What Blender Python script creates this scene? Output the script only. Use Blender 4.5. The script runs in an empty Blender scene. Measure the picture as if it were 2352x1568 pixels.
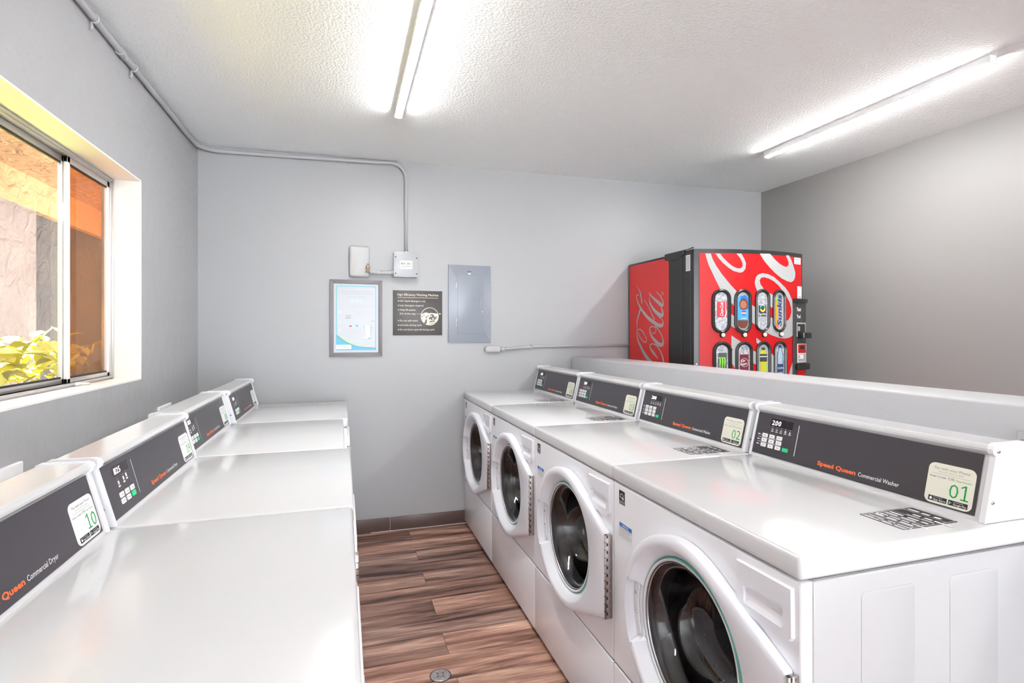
import bpy, bmesh, math, random
from mathutils import Vector, Matrix
from mathutils.geometry import tessellate_polygon
PI = math.pi
rnd = random.Random(7)
scene = bpy.context.scene
COL = scene.collection

# ------------------------------------------------------------------ materials
MATS = {}
def new_mat(name):
    m = bpy.data.materials.new(name); m.use_nodes = True
    nt = m.node_tree
    b = nt.nodes['Principled BSDF']
    MATS[name] = m
    return m, nt, b
def mat(name, col, rough=.5, metal=0., coat=0., spec=.5, emit=None, es=0.):
    m, nt, b = new_mat(name)
    b.inputs['Base Color'].default_value = (*col, 1)
    b.inputs['Roughness'].default_value = rough
    b.inputs['Metallic'].default_value = metal
    b.inputs['Coat Weight'].default_value = coat
    b.inputs['Coat Roughness'].default_value = .05
    b.inputs['Specular IOR Level'].default_value = spec
    if emit:
        b.inputs['Emission Color'].default_value = (*emit, 1)
        b.inputs['Emission Strength'].default_value = es
    return m
def noise_bump(name, scale, strength, dist, detail=4, extra=None):
    m = MATS[name]; nt = m.node_tree; b = nt.nodes['Principled BSDF']
    tc = nt.nodes.new('ShaderNodeTexCoord')
    n = nt.nodes.new('ShaderNodeTexNoise'); n.inputs['Scale'].default_value = scale; n.inputs['Detail'].default_value = detail
    bp = nt.nodes.new('ShaderNodeBump'); bp.inputs['Strength'].default_value = strength; bp.inputs['Distance'].default_value = dist
    nt.links.new(tc.outputs['Object'], n.inputs['Vector'])
    nt.links.new(n.outputs['Fac'], bp.inputs['Height'])
    nt.links.new(bp.outputs['Normal'], b.inputs['Normal'])
    return nt, b, tc, n, bp
def mottled(name, c1, c2, scale, rough=.5, lo=.35, hi=.65, **k):
    mat(name, c1, rough, **k)
    m = MATS[name]; nt = m.node_tree; b = nt.nodes['Principled BSDF']
    tc = nt.nodes.new('ShaderNodeTexCoord')
    n = nt.nodes.new('ShaderNodeTexNoise'); n.inputs['Scale'].default_value = scale; n.inputs['Detail'].default_value = 5
    r = nt.nodes.new('ShaderNodeValToRGB')
    r.color_ramp.elements[0].position = lo; r.color_ramp.elements[0].color = (*c1, 1)
    r.color_ramp.elements[1].position = hi; r.color_ramp.elements[1].color = (*c2, 1)
    nt.links.new(tc.outputs['Object'], n.inputs['Vector'])
    nt.links.new(n.outputs['Fac'], r.inputs['Fac'])
    nt.links.new(r.outputs['Color'], b.inputs['Base Color'])
    return nt, b, tc

mat('wall_paint', (.385, .39, .40), .42)
noise_bump('wall_paint', 7, .10, .02, 4)
mat('wall_paint_rough', (.39, .395, .41), .34)
noise_bump('wall_paint_rough', 15, .24, .02, 5)
mat('reveal_paint', (.86, .85, .82), .5)
noise_bump('reveal_paint', 14, .1, .02, 3)
mat('ceiling_paint', (.90, .925, .935), .9)
noise_bump('ceiling_paint', 95, .4, .012, 3)
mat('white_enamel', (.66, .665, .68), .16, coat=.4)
mat('cabinet_white_dimmed', (.48, .485, .495), .25, coat=.2)  # washer sides: white darkened to offset the strong light from behind the viewer
mat('divider_lifted', (.53, .535, .56), .4)  # wall grey lightened on the divider in place of missing window light
noise_bump('divider_lifted', 12, .18, .02, 4)
mat('wall_paint_dimmed', (.30, .292, .288), .45)  # right wall: grey darkened to offset the ceiling lamp close to it
mat('white_front_lifted', (.90, .91, .95), .22, coat=.3)  # machine fronts: white raised to make up for weak light from the window
mat('white_plastic', (.78, .79, .82), .3)
mat('door_plastic', (.80, .81, .86), .28, coat=.2)
mat('gap_dark', (.03, .03, .035), .7)
mat('panel_dark', (.052, .047, .058), .34)
mat('display_dark', (.022, .016, .018), .2)
mat('white_ink', (.85, .85, .86), .5)
mat('led_pink', (.9, .75, .8), .5, emit=(1, .72, .8), es=1.0)
mat('orange_ink', (.95, .17, .05), .5)
mat('green_key', (.02, .62, .25), .4)
mat('key_white', (.85, .85, .85), .4)
mat('key_grey', (.35, .35, .36), .5)
mat('sticker_cream', (.78, .77, .66), .45)
mat('sticker_white', (.83, .84, .85), .45)
mat('ink_grey', (.28, .27, .27), .6)
mat('ink_faint', (.36, .37, .38), .6)
mat('ink_black', (.015, .015, .018), .5)
mat('ink_green', (.0, .38, .07), .5)
mat('ink_blue', (.02, .18, .55), .5)
mat('ink_cyan', (.05, .7, .85), .5)
mat('ink_red', (.75, .05, .04), .5)
mat('ink_yellow', (.85, .6, .03), .5)
mat('steel', (.62, .62, .63), .22, metal=1.)
mat('steel_brushed', (.52, .47, .45), .35, metal=1.)
mat('drum_steel', (.30, .30, .31), .26, metal=1.)
mat('drum_dark', (.05, .05, .055), .35, metal=.6)
mat('rubber_grey', (.045, .045, .05), .3)
mat('glass_edge', (.12, .50, .42), .12, coat=.6)
mat('frame_alu', (.62, .60, .59), .35, metal=.7)
mat('frame_white', (.86, .86, .87), .35)
mat('frame_black', (.02, .02, .02), .6)
mat('conduit_paint', (.42, .42, .435), .35)
mat('box_grey', (.40, .42, .44), .3)
mat('cover_plate', (.46, .46, .465), .4)
mat('panel_bluegrey', (.26, .285, .33), .3)
noise_bump('panel_bluegrey', 40, .08, .01)
mat('brass', (.52, .40, .30), .3, metal=.8)
mat('frame_taupe', (.17, .155, .165), .4)
mat('sign_dark', (.062, .056, .054), .4)
mat('sign_cream', (.80, .74, .60), .5)
mat('poster_white', (.47, .49, .53), .3)
mat('poster_teal', (.18, .50, .55), .4)
mat('poster_blue', (.10, .42, .80), .4)
mat('poster_green', (.08, .42, .22), .4)
mat('poster_light', (.45, .70, .85), .4)
mat('baseboard_brown', (.105, .068, .060), .35)
mat('grout', (.55, .5, .48), .7)
mat('vend_red', (.52, .007, .010), .4, spec=.3)
mat('vend_side_red', (.68, .035, .035), .35, spec=.4)
mat('vend_white', (.40, .41, .41), .4)
mat('vend_black', (.018, .018, .018), .3)
mat('vend_grey', (.045, .045, .047), .4)
mat('button_cream', (.80, .74, .58), .35)
nt, b, tc = mottled('ice', (.25, .27, .31), (.60, .62, .64), 60, .3)
mat('cola_red', (.62, .012, .03), .3)
mat('pepsi_blue', (.02, .18, .62), .3)
mat('pepsi_light', (.08, .38, .75), .3)
mat('cola_brown', (.16, .045, .02), .3)
mat('cola_bubble', (.42, .17, .09), .3)
mat('sprite_navy', (.03, .035, .09), .4)
mat('sprite_green', (.02, .28, .12), .4)
mat('sunkist_navy', (.02, .05, .16), .4)
mat('sunkist_orange', (.92, .35, .02), .4)
mat('pepper_maroon', (.17, .01, .025), .35)
mat('monster_green', (.25, .75, .05), .4)
mat('drink_yellow', (.55, .58, .03), .35)
mat('label_dark', (.05, .055, .045), .4)
mat('water_blue', (.42, .52, .62), .3)
mat('water_navy', (.03, .06, .16), .4)
nt, b, tc = mottled('drain_metal', (.33, .31, .31), (.45, .42, .42), 120, .35, metal=.6)
mat('concrete', (.60, .62, .64), .8)
mat('leaf', (.66, .62, .08), .4)
MATS['leaf'].node_tree.nodes['Principled BSDF'].inputs['Subsurface Weight'].default_value = 0
mat('stem', (.35, .38, .08), .6)
mat('bed_dark', (.10, .075, .055), .9)  # dark ground colour chosen to cut sun bounce
mat('planter_brown', (.30, .17, .10), .8)
mat('trim_brown', (.20, .085, .035), .7)

# stucco with swirled trowel marks
def stucco(name, c1, c2):
    nt, b, tc = mottled(name, c1, c2, 2.2, .85)
    n2 = nt.nodes.new('ShaderNodeTexNoise'); n2.inputs['Scale'].default_value = 7; n2.inputs['Detail'].default_value = 8; n2.inputs['Distortion'].default_value = 1.5
    bp = nt.nodes.new('ShaderNodeBump'); bp.inputs['Strength'].default_value = .8; bp.inputs['Distance'].default_value = .05
    nt.links.new(tc.outputs['Object'], n2.inputs['Vector']); nt.links.new(n2.outputs['Fac'], bp.inputs['Height'])
    nt.links.new(bp.outputs['Normal'], b.inputs['Normal'])
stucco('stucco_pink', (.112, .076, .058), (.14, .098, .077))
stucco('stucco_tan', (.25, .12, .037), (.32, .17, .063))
stucco('stucco_shade', (.022, .014, .009), (.045, .030, .020))  # shade on the outside wall, put into a very dark brown

# vinyl plank floor
def plank_floor():
    m, nt, b = new_mat('floor_planks')
    N, L = nt.nodes.new, nt.links.new
    tc = N('ShaderNodeTexCoord')
    br = N('ShaderNodeTexBrick')
    br.offset = .37; br.offset_frequency = 2; br.squash = 1
    br.inputs['Scale'].default_value = 1
    br.inputs['Brick Width'].default_value = 1.15; br.inputs['Row Height'].default_value = .152
    br.inputs['Mortar Size'].default_value = .0009; br.inputs['Mortar Smooth'].default_value = .2
    br.inputs['Color1'].default_value = (0, 0, 0, 1); br.inputs['Color2'].default_value = (1, 1, 1, 1)
    br.inputs['Mortar'].default_value = (.5, .5, .5, 1)
    mp0 = N('ShaderNodeMapping'); mp0.inputs['Location'].default_value = (.33, .03, 0)
    L(tc.outputs['Object'], mp0.inputs['Vector']); L(mp0.outputs['Vector'], br.inputs['Vector'])
    # per-plank shift of the grain
    sc = N('ShaderNodeVectorMath'); sc.operation = 'SCALE'; sc.inputs['Scale'].default_value = 7.3
    L(br.outputs['Color'], sc.inputs[0])
    ad = N('ShaderNodeVectorMath'); ad.operation = 'ADD'
    L(tc.outputs['Object'], ad.inputs[0]); L(sc.outputs['Vector'], ad.inputs[1])
    def grain(sx, sy, det, dist):
        mp = N('ShaderNodeMapping'); mp.inputs['Scale'].default_value = (sx, sy, 1)
        L(ad.outputs['Vector'], mp.inputs['Vector'])
        n = N('ShaderNodeTexNoise'); n.inputs['Scale'].default_value = 1; n.inputs['Detail'].default_value = det; n.inputs['Distortion'].default_value = dist
        L(mp.outputs['Vector'], n.inputs['Vector']); return n
    g1 = grain(1.5, 17, 5, .6); g2 = grain(9, 150, 3, .4)
    r1 = N('ShaderNodeValToRGB'); e = r1.color_ramp.elements
    e[0].position = .33; e[0].color = (.050, .022, .016, 1)
    e[1].position = .72; e[1].color = (.70, .47, .36, 1)
    a = e.new(.44); a.color = (.22, .110, .078, 1)
    a = e.new(.56); a.color = (.42, .25, .19, 1)
    L(g1.outputs['Fac'], r1.inputs['Fac'])
    r2 = N('ShaderNodeValToRGB'); r2.color_ramp.elements[0].position = .3; r2.color_ramp.elements[0].color = (.62, .6, .6, 1)
    r2.color_ramp.elements[1].position = .7; r2.color_ramp.elements[1].color = (1.25, 1.25, 1.25, 1)
    L(g2.outputs['Fac'], r2.inputs['Fac'])
    mx = N('ShaderNodeMix'); mx.data_type = 'RGBA'; mx.blend_type = 'MULTIPLY'; mx.inputs['Factor'].default_value = 1
    L(r1.outputs['Color'], mx.inputs['A']); L(r2.outputs['Color'], mx.inputs['B'])
    r3 = N('ShaderNodeValToRGB'); r3.color_ramp.elements[0].color = (.72, .72, .74, 1); r3.color_ramp.elements[1].color = (1.25, 1.2, 1.15, 1)
    L(br.outputs['Color'], r3.inputs['Fac'])
    m2 = N('ShaderNodeMix'); m2.data_type = 'RGBA'; m2.blend_type = 'MULTIPLY'; m2.inputs['Factor'].default_value = 1
    L(mx.outputs['Result'], m2.inputs['A']); L(r3.outputs['Color'], m2.inputs['B'])
    m3 = N('ShaderNodeMix'); m3.data_type = 'RGBA'
    L(br.outputs['Fac'], m3.inputs['Factor']); L(m2.outputs['Result'], m3.inputs['A']); m3.inputs['B'].default_value = (.03, .015, .012, 1)
    L(m3.outputs['Result'], b.inputs['Base Color'])
    b.inputs['Roughness'].default_value = .38
plank_floor()

def glass_mat(name, tint, refl=.08, rough=0., top=.9):
    m = bpy.data.materials.new(name); m.use_nodes = True; nt = m.node_tree; nt.nodes.clear(); MATS[name] = m
    o = nt.nodes.new('ShaderNodeOutputMaterial'); t = nt.nodes.new('ShaderNodeBsdfTransparent'); t.inputs['Color'].default_value = (*tint, 1)
    g = nt.nodes.new('ShaderNodeBsdfGlossy'); g.inputs['Roughness'].default_value = rough
    lw = nt.nodes.new('ShaderNodeLayerWeight'); lw.inputs['Blend'].default_value = .35
    mr = nt.nodes.new('ShaderNodeMapRange'); mr.inputs['To Min'].default_value = refl; mr.inputs['To Max'].default_value = top
    mx = nt.nodes.new('ShaderNodeMixShader')
    nt.links.new(lw.outputs['Fresnel'], mr.inputs['Value']); nt.links.new(mr.outputs['Result'], mx.inputs['Fac'])
    nt.links.new(t.outputs[0], mx.inputs[1]); nt.links.new(g.outputs[0], mx.inputs[2]); nt.links.new(mx.outputs[0], o.inputs['Surface'])
glass_mat('window_glass', (.97, .97, .96), .01, 0., .10)
glass_mat('bowl_glass', (.55, .54, .55), .05)
def screen_mat():
    m = bpy.data.materials.new('insect_screen'); m.use_nodes = True; nt = m.node_tree; nt.nodes.clear(); MATS['insect_screen'] = m
    o = nt.nodes.new('ShaderNodeOutputMaterial'); t = nt.nodes.new('ShaderNodeBsdfTransparent'); t.inputs['Color'].default_value = (.95, .66, .40, 1)
    g = nt.nodes.new('ShaderNodeBsdfDiffuse'); g.inputs['Color'].default_value = (.10, .05, .02, 1)
    mx = nt.nodes.new('ShaderNodeMixShader'); mx.inputs['Fac'].default_value = .2
    nt.links.new(t.outputs[0], mx.inputs[1]); nt.links.new(g.outputs[0], mx.inputs[2]); nt.links.new(mx.outputs[0], o.inputs['Surface'])
screen_mat()
mat('diffuser', (1, 1, 1), .4, emit=(1, .985, .965), es=45.)

# ------------------------------------------------------------------ mesh builder
class MB:
    """collects shapes; build() links them as one mesh object. f maps (u,v,w) to local space"""
    def __init__(s): s.bm = bmesh.new(); s.mats = []
    def mi(s, m):
        if m not in s.mats: s.mats.append(m)
        return s.mats.index(m)
    def box(s, x0, x1, y0, y1, z0, z1, m, bev=0., seg=2, M=None):
        t = bmesh.new(); bmesh.ops.create_cube(t, size=1)
        for v in t.verts:
            v.co = Vector(((x0+x1)/2 + v.co.x*(x1-x0), (y0+y1)/2 + v.co.y*(y1-y0), (z0+z1)/2 + v.co.z*(z1-z0)))
        if bev: bmesh.ops.bevel(t, geom=list(t.edges), offset=bev, segments=seg, affect='EDGES', profile=.5, clamp_overlap=True)
        if M: t.transform(M)
        s.merge(t, m, smooth=bev > 0)
    def merge(s, t, m, smooth=False):
        i = s.mi(m); mp = {}
        for v in t.verts: mp[v] = s.bm.verts.new(v.co)
        for f in t.faces:
            try: nf = s.bm.faces.new([mp[v] for v in f.verts])
            except ValueError: continue
            nf.material_index = i; nf.smooth = smooth
        t.free()
    def face(s, pts, m, smooth=False):
        try:
            f = s.bm.faces.new([s.bm.verts.new(p) for p in pts]); f.material_index = s.mi(m); f.smooth = smooth; return f
        except ValueError: return None
    def prism(s, poly, F, w0, w1, m, bev=0., smooth=False):
        """extrude 2D polygon between w0 and w1 in frame F(u,v,w)"""
        t = bmesh.new()
        a = [t.verts.new((p[0], p[1], w0)) for p in poly]; f = t.faces.new(a)
        r = bmesh.ops.extrude_face_region(t, geom=[f])
        for v in [g for g in r['geom'] if isinstance(g, bmesh.types.BMVert)]: v.co.z = w1
        bmesh.ops.recalc_face_normals(t, faces=list(t.faces))
        if bev:
            es = [e for e in t.edges if all(abs(v.co.z - w1) < 1e-7 for v in e.verts)]
            bmesh.ops.bevel(t, geom=es, offset=bev, segments=2, affect='EDGES', profile=.5, clamp_overlap=True)
        for v in t.verts: v.co = Vector(F(*v.co))
        s.merge(t, m, smooth or bev > 0)
    def flat(s, poly, F, w, m, cut=None):
        """flat decal; cut=(start, step, n) slices along u so it can follow a curve"""
        t = bmesh.new()
        vv = [t.verts.new((p[0], p[1], 0)) for p in poly]
        for tr in tessellate_polygon([[Vector((p[0], p[1], 0)) for p in poly]]):
            try: t.faces.new([vv[j] for j in tr])
            except ValueError: pass
        if cut:
            for k in range(cut[2]):
                g = list(t.verts) + list(t.edges) + list(t.faces)
                bmesh.ops.bisect_plane(t, geom=g, plane_co=(cut[0] + k*cut[1], 0, 0), plane_no=(1, 0, 0))
        for v in t.verts: v.co = Vector(F(v.co.x, v.co.y, w))
        s.merge(t, m)
    def rect(s, u0, u1, v0, v1, F, w, m, cut=None): s.flat([(u0, v0), (u1, v0), (u1, v1), (u0, v1)], F, w, m, cut)
    def rrect(s, u0, u1, v0, v1, r, F, w, m, cut=None): s.flat(rr(u0, u1, v0, v1, r), F, w, m, cut)
    def disc(s, u, v, r, F, w, m, n=16, ry=None): s.flat([(u + r*math.cos(2*PI*k/n), v + (ry or r)*math.sin(2*PI*k/n)) for k in range(n)], F, w, m)
    def ring(s, u, v, r0, r1, F, w, m, n=24, a0=0., a1=2*PI):
        for k in range(n):
            a, b = a0 + (a1-a0)*k/n, a0 + (a1-a0)*(k+1)/n
            s.face([F(u+r*math.cos(q), v+r*math.sin(q), w) for r, q in ((r0, a), (r1, a), (r1, b), (r0, b))], m)
    def stroke(s, pts, F, w, m, sub=5):
        """variable-width brush stroke through (u,v,halfwidth) control points"""
        P = []
        n = len(pts)
        for i in range(n-1):
            p0, p1, p2, p3 = pts[max(i-1, 0)], pts[i], pts[i+1], pts[min(i+2, n-1)]
            for k in range(sub):
                t = k/sub
                P.append([.5*((2*b) + (-a+c)*t + (2*a-5*b+4*c-d)*t*t + (-a+3*b-3*c+d)*t**3) for a, b, c, d in zip(p0, p1, p2, p3)])
        P.append(list(pts[-1]))
        Lf, Rt = [], []
        for i, p in enumerate(P):
            q0, q1 = P[max(i-1, 0)], P[min(i+1, len(P)-1)]
            dx, dy = q1[0]-q0[0], q1[1]-q0[1]; l = math.hypot(dx, dy) or 1
            h = max(p[2], .0003)
            Lf.append((p[0]-dy/l*h, p[1]+dx/l*h)); Rt.append((p[0]+dy/l*h, p[1]-dx/l*h))
        for i in range(len(P)-1):
            s.face([F(*Lf[i], w), F(*Rt[i], w), F(*Rt[i+1], w), F(*Lf[i+1], w)], m)
    def text(s, txt, u, v, h, F, w, m, width=None, align='L', bold=0., shear=0., rot=0.):
        vs, fs, W, H = glyphs(txt, bold)
        k = h / .73; kx = k if width is None else width / max(W, 1e-6)
        off = {'L': 0, 'C': -W*kx/2, 'R': -W*kx}[align]
        i = s.mi(m); bv = []
        for x, y in vs:
            X, Y = x*kx + off + shear*y*k, y*k
            if rot: X, Y = X*math.cos(rot) - Y*math.sin(rot), X*math.sin(rot) + Y*math.cos(rot)
            bv.append(s.bm.verts.new(F(u+X, v+Y, w)))
        for f in fs:
            try: nf = s.bm.faces.new([bv[j] for j in f]); nf.material_index = i
            except ValueError: pass
    def tube(s, path, r, m, n=12, cap=True, rf=None):
        path = [Vector(p) for p in path]; rings = []; up = None
        for i, p in enumerate(path):
            d = (path[min(i+1, len(path)-1)] - path[max(i-1, 0)]).normalized()
            if up is None: up = Vector((0, 0, 1)) if abs(d.z) < .9 else Vector((1, 0, 0))
            a = d.cross(up).normalized(); up = a.cross(d).normalized()
            R = r if rf is None else rf(i/(len(path)-1))
            rings.append([s.bm.verts.new(p + a*R*math.cos(2*PI*k/n) + up*R*math.sin(2*PI*k/n)) for k in range(n)])
        i0 = s.mi(m)
        for A, B in zip(rings, rings[1:]):
            for k in range(n):
                f = s.bm.faces.new([A[k], A[(k+1) % n], B[(k+1) % n], B[k]]); f.material_index = i0; f.smooth = True
        if cap:
            for A in (rings[0][::-1], rings[-1]):
                f = s.bm.faces.new(A); f.material_index = i0
    def lathe(s, prof, O, U, V, W, m, n=48, smooth=True, mats=None):
        """prof: (r,h); circle in plane U,V, height along W"""
        O, U, V, W = map(Vector, (O, U, V, W)); rings = []
        for r, h in prof:
            if r < 1e-6: rings.append([s.bm.verts.new(O + W*h)])
            else: rings.append([s.bm.verts.new(O + W*h + U*r*math.cos(2*PI*k/n) + V*r*math.sin(2*PI*k/n)) for k in range(n)])
        for j, (A, B) in enumerate(zip(rings, rings[1:])):
            i0 = s.mi(mats[j] if mats else m)
            for k in range(n):
                q = [A[k % len(A)], A[(k+1) % len(A)], B[(k+1) % len(B)], B[k % len(B)]]
                q = list(dict.fromkeys(q))
                if len(q) > 2:
                    f = s.bm.faces.new(q); f.material_index = i0; f.smooth = smooth
    def build(s, name, parent=None, autosmooth=True, **props):
        me = bpy.data.meshes.new(name)
        bmesh.ops.recalc_face_normals(s.bm, faces=list(s.bm.faces)) if autosmooth == 'fix' else None
        s.bm.to_mesh(me); s.bm.free()
        for m in s.mats: me.materials.append(MATS[m])
        o = bpy.data.objects.new(name, me); COL.objects.link(o)
        if parent: o.parent = parent
        for k, v in props.items(): o[k] = v
        return o

def rr(u0, u1, v0, v1, r, n=5):
    r = min(r, (u1-u0)/2 - 1e-5, (v1-v0)/2 - 1e-5); P = []
    for cx, cy, a in ((u1-r, v0+r, -PI/2), (u1-r, v1-r, 0), (u0+r, v1-r, PI/2), (u0+r, v0+r, PI)):
        for k in range(n+1):
            q = a + PI/2*k/n; P.append((cx + r*math.cos(q), cy + r*math.sin(q)))
    return P
GC = {}
def glyphs(txt, bold=0.):
    if (txt, bold) in GC: return GC[txt, bold]
    c = bpy.data.curves.new('t', 'FONT'); c.body = txt; c.size = 1; c.resolution_u = 2; c.fill_mode = 'FRONT'; c.offset = bold; c.dimensions = '2D'
    o = bpy.data.objects.new('t', c); me = o.to_mesh()
    vs = [(v.co.x, v.co.y) for v in me.vertices]; fs = [tuple(p.vertices) for p in me.polygons]
    o.to_mesh_clear(); bpy.data.objects.remove(o); bpy.data.curves.remove(c)
    if not vs: vs = [(0, 0)]
    x0 = min(v[0] for v in vs); W = max(v[0] for v in vs) - x0
    vs = [(x-x0, y) for x, y in vs]
    GC[txt, bold] = (vs, fs, W, 1); return GC[txt, bold]

def empty(name, loc=(0, 0, 0), rz=0., **props):
    o = bpy.data.objects.new(name, None); COL.objects.link(o); o.location = loc; o.rotation_euler = (0, 0, rz); o.empty_display_size = .1
    for k, v in props.items(): o[k] = v
    return o
def kids(o): return [c for c in o.children]
def copy_tree(o, parent=None, skip=()):
    c = o.copy(); COL.objects.link(c); c.parent = parent
    for ch in kids(o):
        if ch.name.split('.')[0] in skip: continue
        copy_tree(ch, c)
    return c
XYZ = lambda u, v, w: (u, v, w)
def frontF(u, v, w): return (u, -w, v)            # a sheet facing -y : u=x, v=z

# ------------------------------------------------------------------ room dimensions
XL, XR, YB, YF = -.806, 3.173, 3.516, -6.0        # left wall, right wall, far wall, wall behind the viewer
def zc(x): return 2.344 + (x - XL) * (2.376 - 2.344) / (XR - XL)
T = .12
def struct(mb, name, **k): return mb.build(name, None, kind='structure', **k)
b = MB(); b.box(XL-.0, XR, YF, YB, -.1, 0, 'floor_planks'); struct(b, 'floor')
b = MB()
v = [(XL-T, YF-T, zc(XL-T)), (XR+T, YF-T, zc(XR+T)), (XR+T, YB+T, zc(XR+T)), (XL-T, YB+T, zc(XL-T))]
w = [(x, y, z+.12) for x, y, z in v]
b.face(v[::-1], 'ceiling_paint'); b.face(w, 'ceiling_paint')
for k in range(4): b.face([v[k], v[(k+1) % 4], w[(k+1) % 4], w[k]], 'ceiling_paint')
struct(b, 'ceiling')
b = MB(); b.box(XL-T, XR+T, YB, YB+T, 0, 2.40, 'wall_paint'); struct(b, 'wall_back')
b = MB(); b.box(XR, XR+T, YF, YB, 0, 2.40, 'wall_paint_dimmed'); struct(b, 'wall_right')
# left wall around the window
WY0, WY1, WZ0, WZ1 = .95, 2.607, 1.067, 1.895
b = MB()
for y0, y1, z0, z1 in ((YF, WY0, 0, 2.40), (WY1, YB, 0, 2.40), (WY0, WY1, 0, WZ0), (WY0, WY1, WZ1, 2.40)):
    b.box(XL-.137, XL, y0, y1, z0, z1, 'wall_paint_rough')
struct(b, 'wall_left')
b = MB(); d = .006
b.box(XL-.137, XL+.0005, WY1-d, WY1, WZ0, WZ1, 'reveal_paint'); b.box(XL-.137, XL+.0005, WY0, WY0+d, WZ0, WZ1, 'reveal_paint')
b.box(XL-.137, XL+.0005, WY0, WY1, WZ1-d, WZ1, 'reveal_paint'); b.box(XL-.137, XL+.0005, WY0, WY1, WZ0, WZ0+d, 'reveal_paint')
struct(b, 'trim_1')
# unseen wall behind the viewer, its wide opening added to let daylight in
b = MB()
b.box(XL-T, -.5, YF-T, YF, 0, 2.40, 'wall_paint'); b.box(2.9, XR+T, YF-T, YF, 0, 2.40, 'wall_paint'); b.box(-.5, 2.9, YF-T, YF, 2.25, 2.40, 'wall_paint')
struct(b, 'wall_front')
# low dividing wall behind the washers
b = MB(); b.box(1.536, 1.774, .25, YB, 0, 1.089, 'divider_lifted', .006)
struct(b, 'wall_divider')
# baseboard on the far wall between the rows
b = MB()
for x0, x1 in ((-.8, .2795), (.2825, .80)):
    b.box(x0, x1, YB-.009, YB, .0, .086, 'baseboard_brown', .002)
b.box(.2797, .2823, YB-.006, YB, 0, .082, 'grout'); b.box(.16, .80, YB-.014, YB-.0092, 0, .004, 'grout')
struct(b, 'baseboard_back')

# ------------------------------------------------------------------ window
wf = XL - .101
win = empty('window_1', (XL-.11, (WY0+WY1)/2, WZ0), kind='structure')
def wp(mb, name, **k):
    o = mb.build(name, win, **k); o.matrix_parent_inverse = Matrix.Translation(-Vector(win.location)); return o
b = MB(); x0, x1 = wf-.032, wf
fy0, fy1, fz0, fz1 = WY0+d, WY1-d, WZ0+d, WZ1-d
for (ya, yb, za, zb, m) in ((fy0, fy1, fz1-.016, fz1, 'frame_alu'), (fy0, fy1, fz0, fz0+.014, 'frame_alu'), (fy1-.018, fy1, fz0, fz1, 'frame_alu'), (fy0, fy0+.018, fz0, fz1, 'frame_alu')):
    b.box(x0, x1, ya, yb, za, zb, m, .001)
    b.box(x0+.012, x1+.006, ya if yb-ya > .1 else (ya+.012 if ya > 2 else ya), yb, za if zb-za > .1 else za+.006, zb, m, .001)
wp(b, 'frame')
def sash(ya, yb, x, st, name, stm='frame_white'):
    b = MB(); za, zb = fz0+.014, fz1-.016
    b.box(x-.006, x+.006, ya, ya+st, za, zb, stm, .0015); b.box(x-.006, x+.006, yb-st, yb, za, zb, stm, .0015)
    b.box(x-.006, x+.006, ya, yb, zb-.022, zb, 'frame_alu', .0015); b.box(x-.006, x+.006, ya, yb, za, za+.016, 'frame_alu', .0015)
    b.box(x-.004, x+.004, ya+st, yb-st, zb-.027, zb-.022, 'frame_black'); b.box(x-.004, x+.004, ya+st, yb-st, za+.016, za+.022, 'frame_black')
    o = wp(b, name)
    b = MB(); b.box(x-.002, x+.002, ya+st, yb-st, za+.022, zb-.027, 'window_glass'); g = b.build('glass_pane', o); 
    g.parent = o
    return o
sash(fy0+.018, 2.252, wf-.026, .020, 'sash')
sash(2.222+.012, fy1-.018, wf-.010, .020, 'sash')
b = MB(); b.box(wf-.0335, wf-.0325, 2.262, fy1-.012, fz0+.02, fz1-.02, 'insect_screen'); wp(b, 'insect_screen')
b = MB(); b.box(wf+.0, wf+.016, 2.262, 2.285, WZ0+.008, WZ0+.020, 'white_plastic', .003); b.tube([(wf+.01, 2.27, WZ0+.016), (wf+.03, 2.285, WZ0+.014), (wf+.034, 2.30, WZ0+.012)], .004, 'white_plastic'); wp(b, 'latch')

# ------------------------------------------------------------------ outdoors beyond the window
b = MB(); b.box(-8, 9, -20, 12, -.16, -.11, 'concrete'); b.build('ground', None, kind='structure')
b = MB(); b.box(-1.2, 3.6, -6.9, YF-T, 2.5, 2.62, 'ceiling_paint'); b.build('sky_blocker_roof', None, kind='structure')  # unseen slab added to block sky light at the opening
b = MB(); b.box(-2.30, XL-.14, -6, 9.0, -.11, -.09, 'bed_dark'); b.build('bounce_cut_bed', None, kind='structure')  # dark strip added to weaken sun bounce onto the outside wall
b = MB()
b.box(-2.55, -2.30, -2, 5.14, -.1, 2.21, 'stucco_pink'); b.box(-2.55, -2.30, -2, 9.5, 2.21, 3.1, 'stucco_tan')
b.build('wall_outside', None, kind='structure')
b = MB(); b.box(-2.9, -2.36, 5.14, 9.5, -.1, 2.21, 'stucco_shade'); b.build('wall_recess', None, kind='structure')  # shaded stretch of wall, its shade carried by the dark colour
b = MB(); b.box(-2.55, -1.52, -7, 9.5, 2.62, 2.78, 'stucco_tan'); b.box(-1.18, XL-.14, -7, 3.6, 2.5, 2.62, 'stucco_tan'); b.box(-2.30, XL-.14, 3.6, 9.5, 2.46, 2.62, 'stucco_tan'); b.build('soffit_and_sky_blockers', None, kind='structure')  # far soffit, plus two long slabs added to keep sky and sun off
b = MB(); b.box(-2.36, XL-.14, 8.6, 8.8, -.1, 2.46, 'stucco_shade'); b.build('wall_return', None, kind='structure')  # end wall in the same shade-darkened colour
b = MB(); b.box(-2.30, XL-.14, -1.2, -1.0, -.1, 2.4, 'stucco_pink'); b.build('sky_blocker_wall', None, kind='structure')  # unseen wall added to block low sky light

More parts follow.
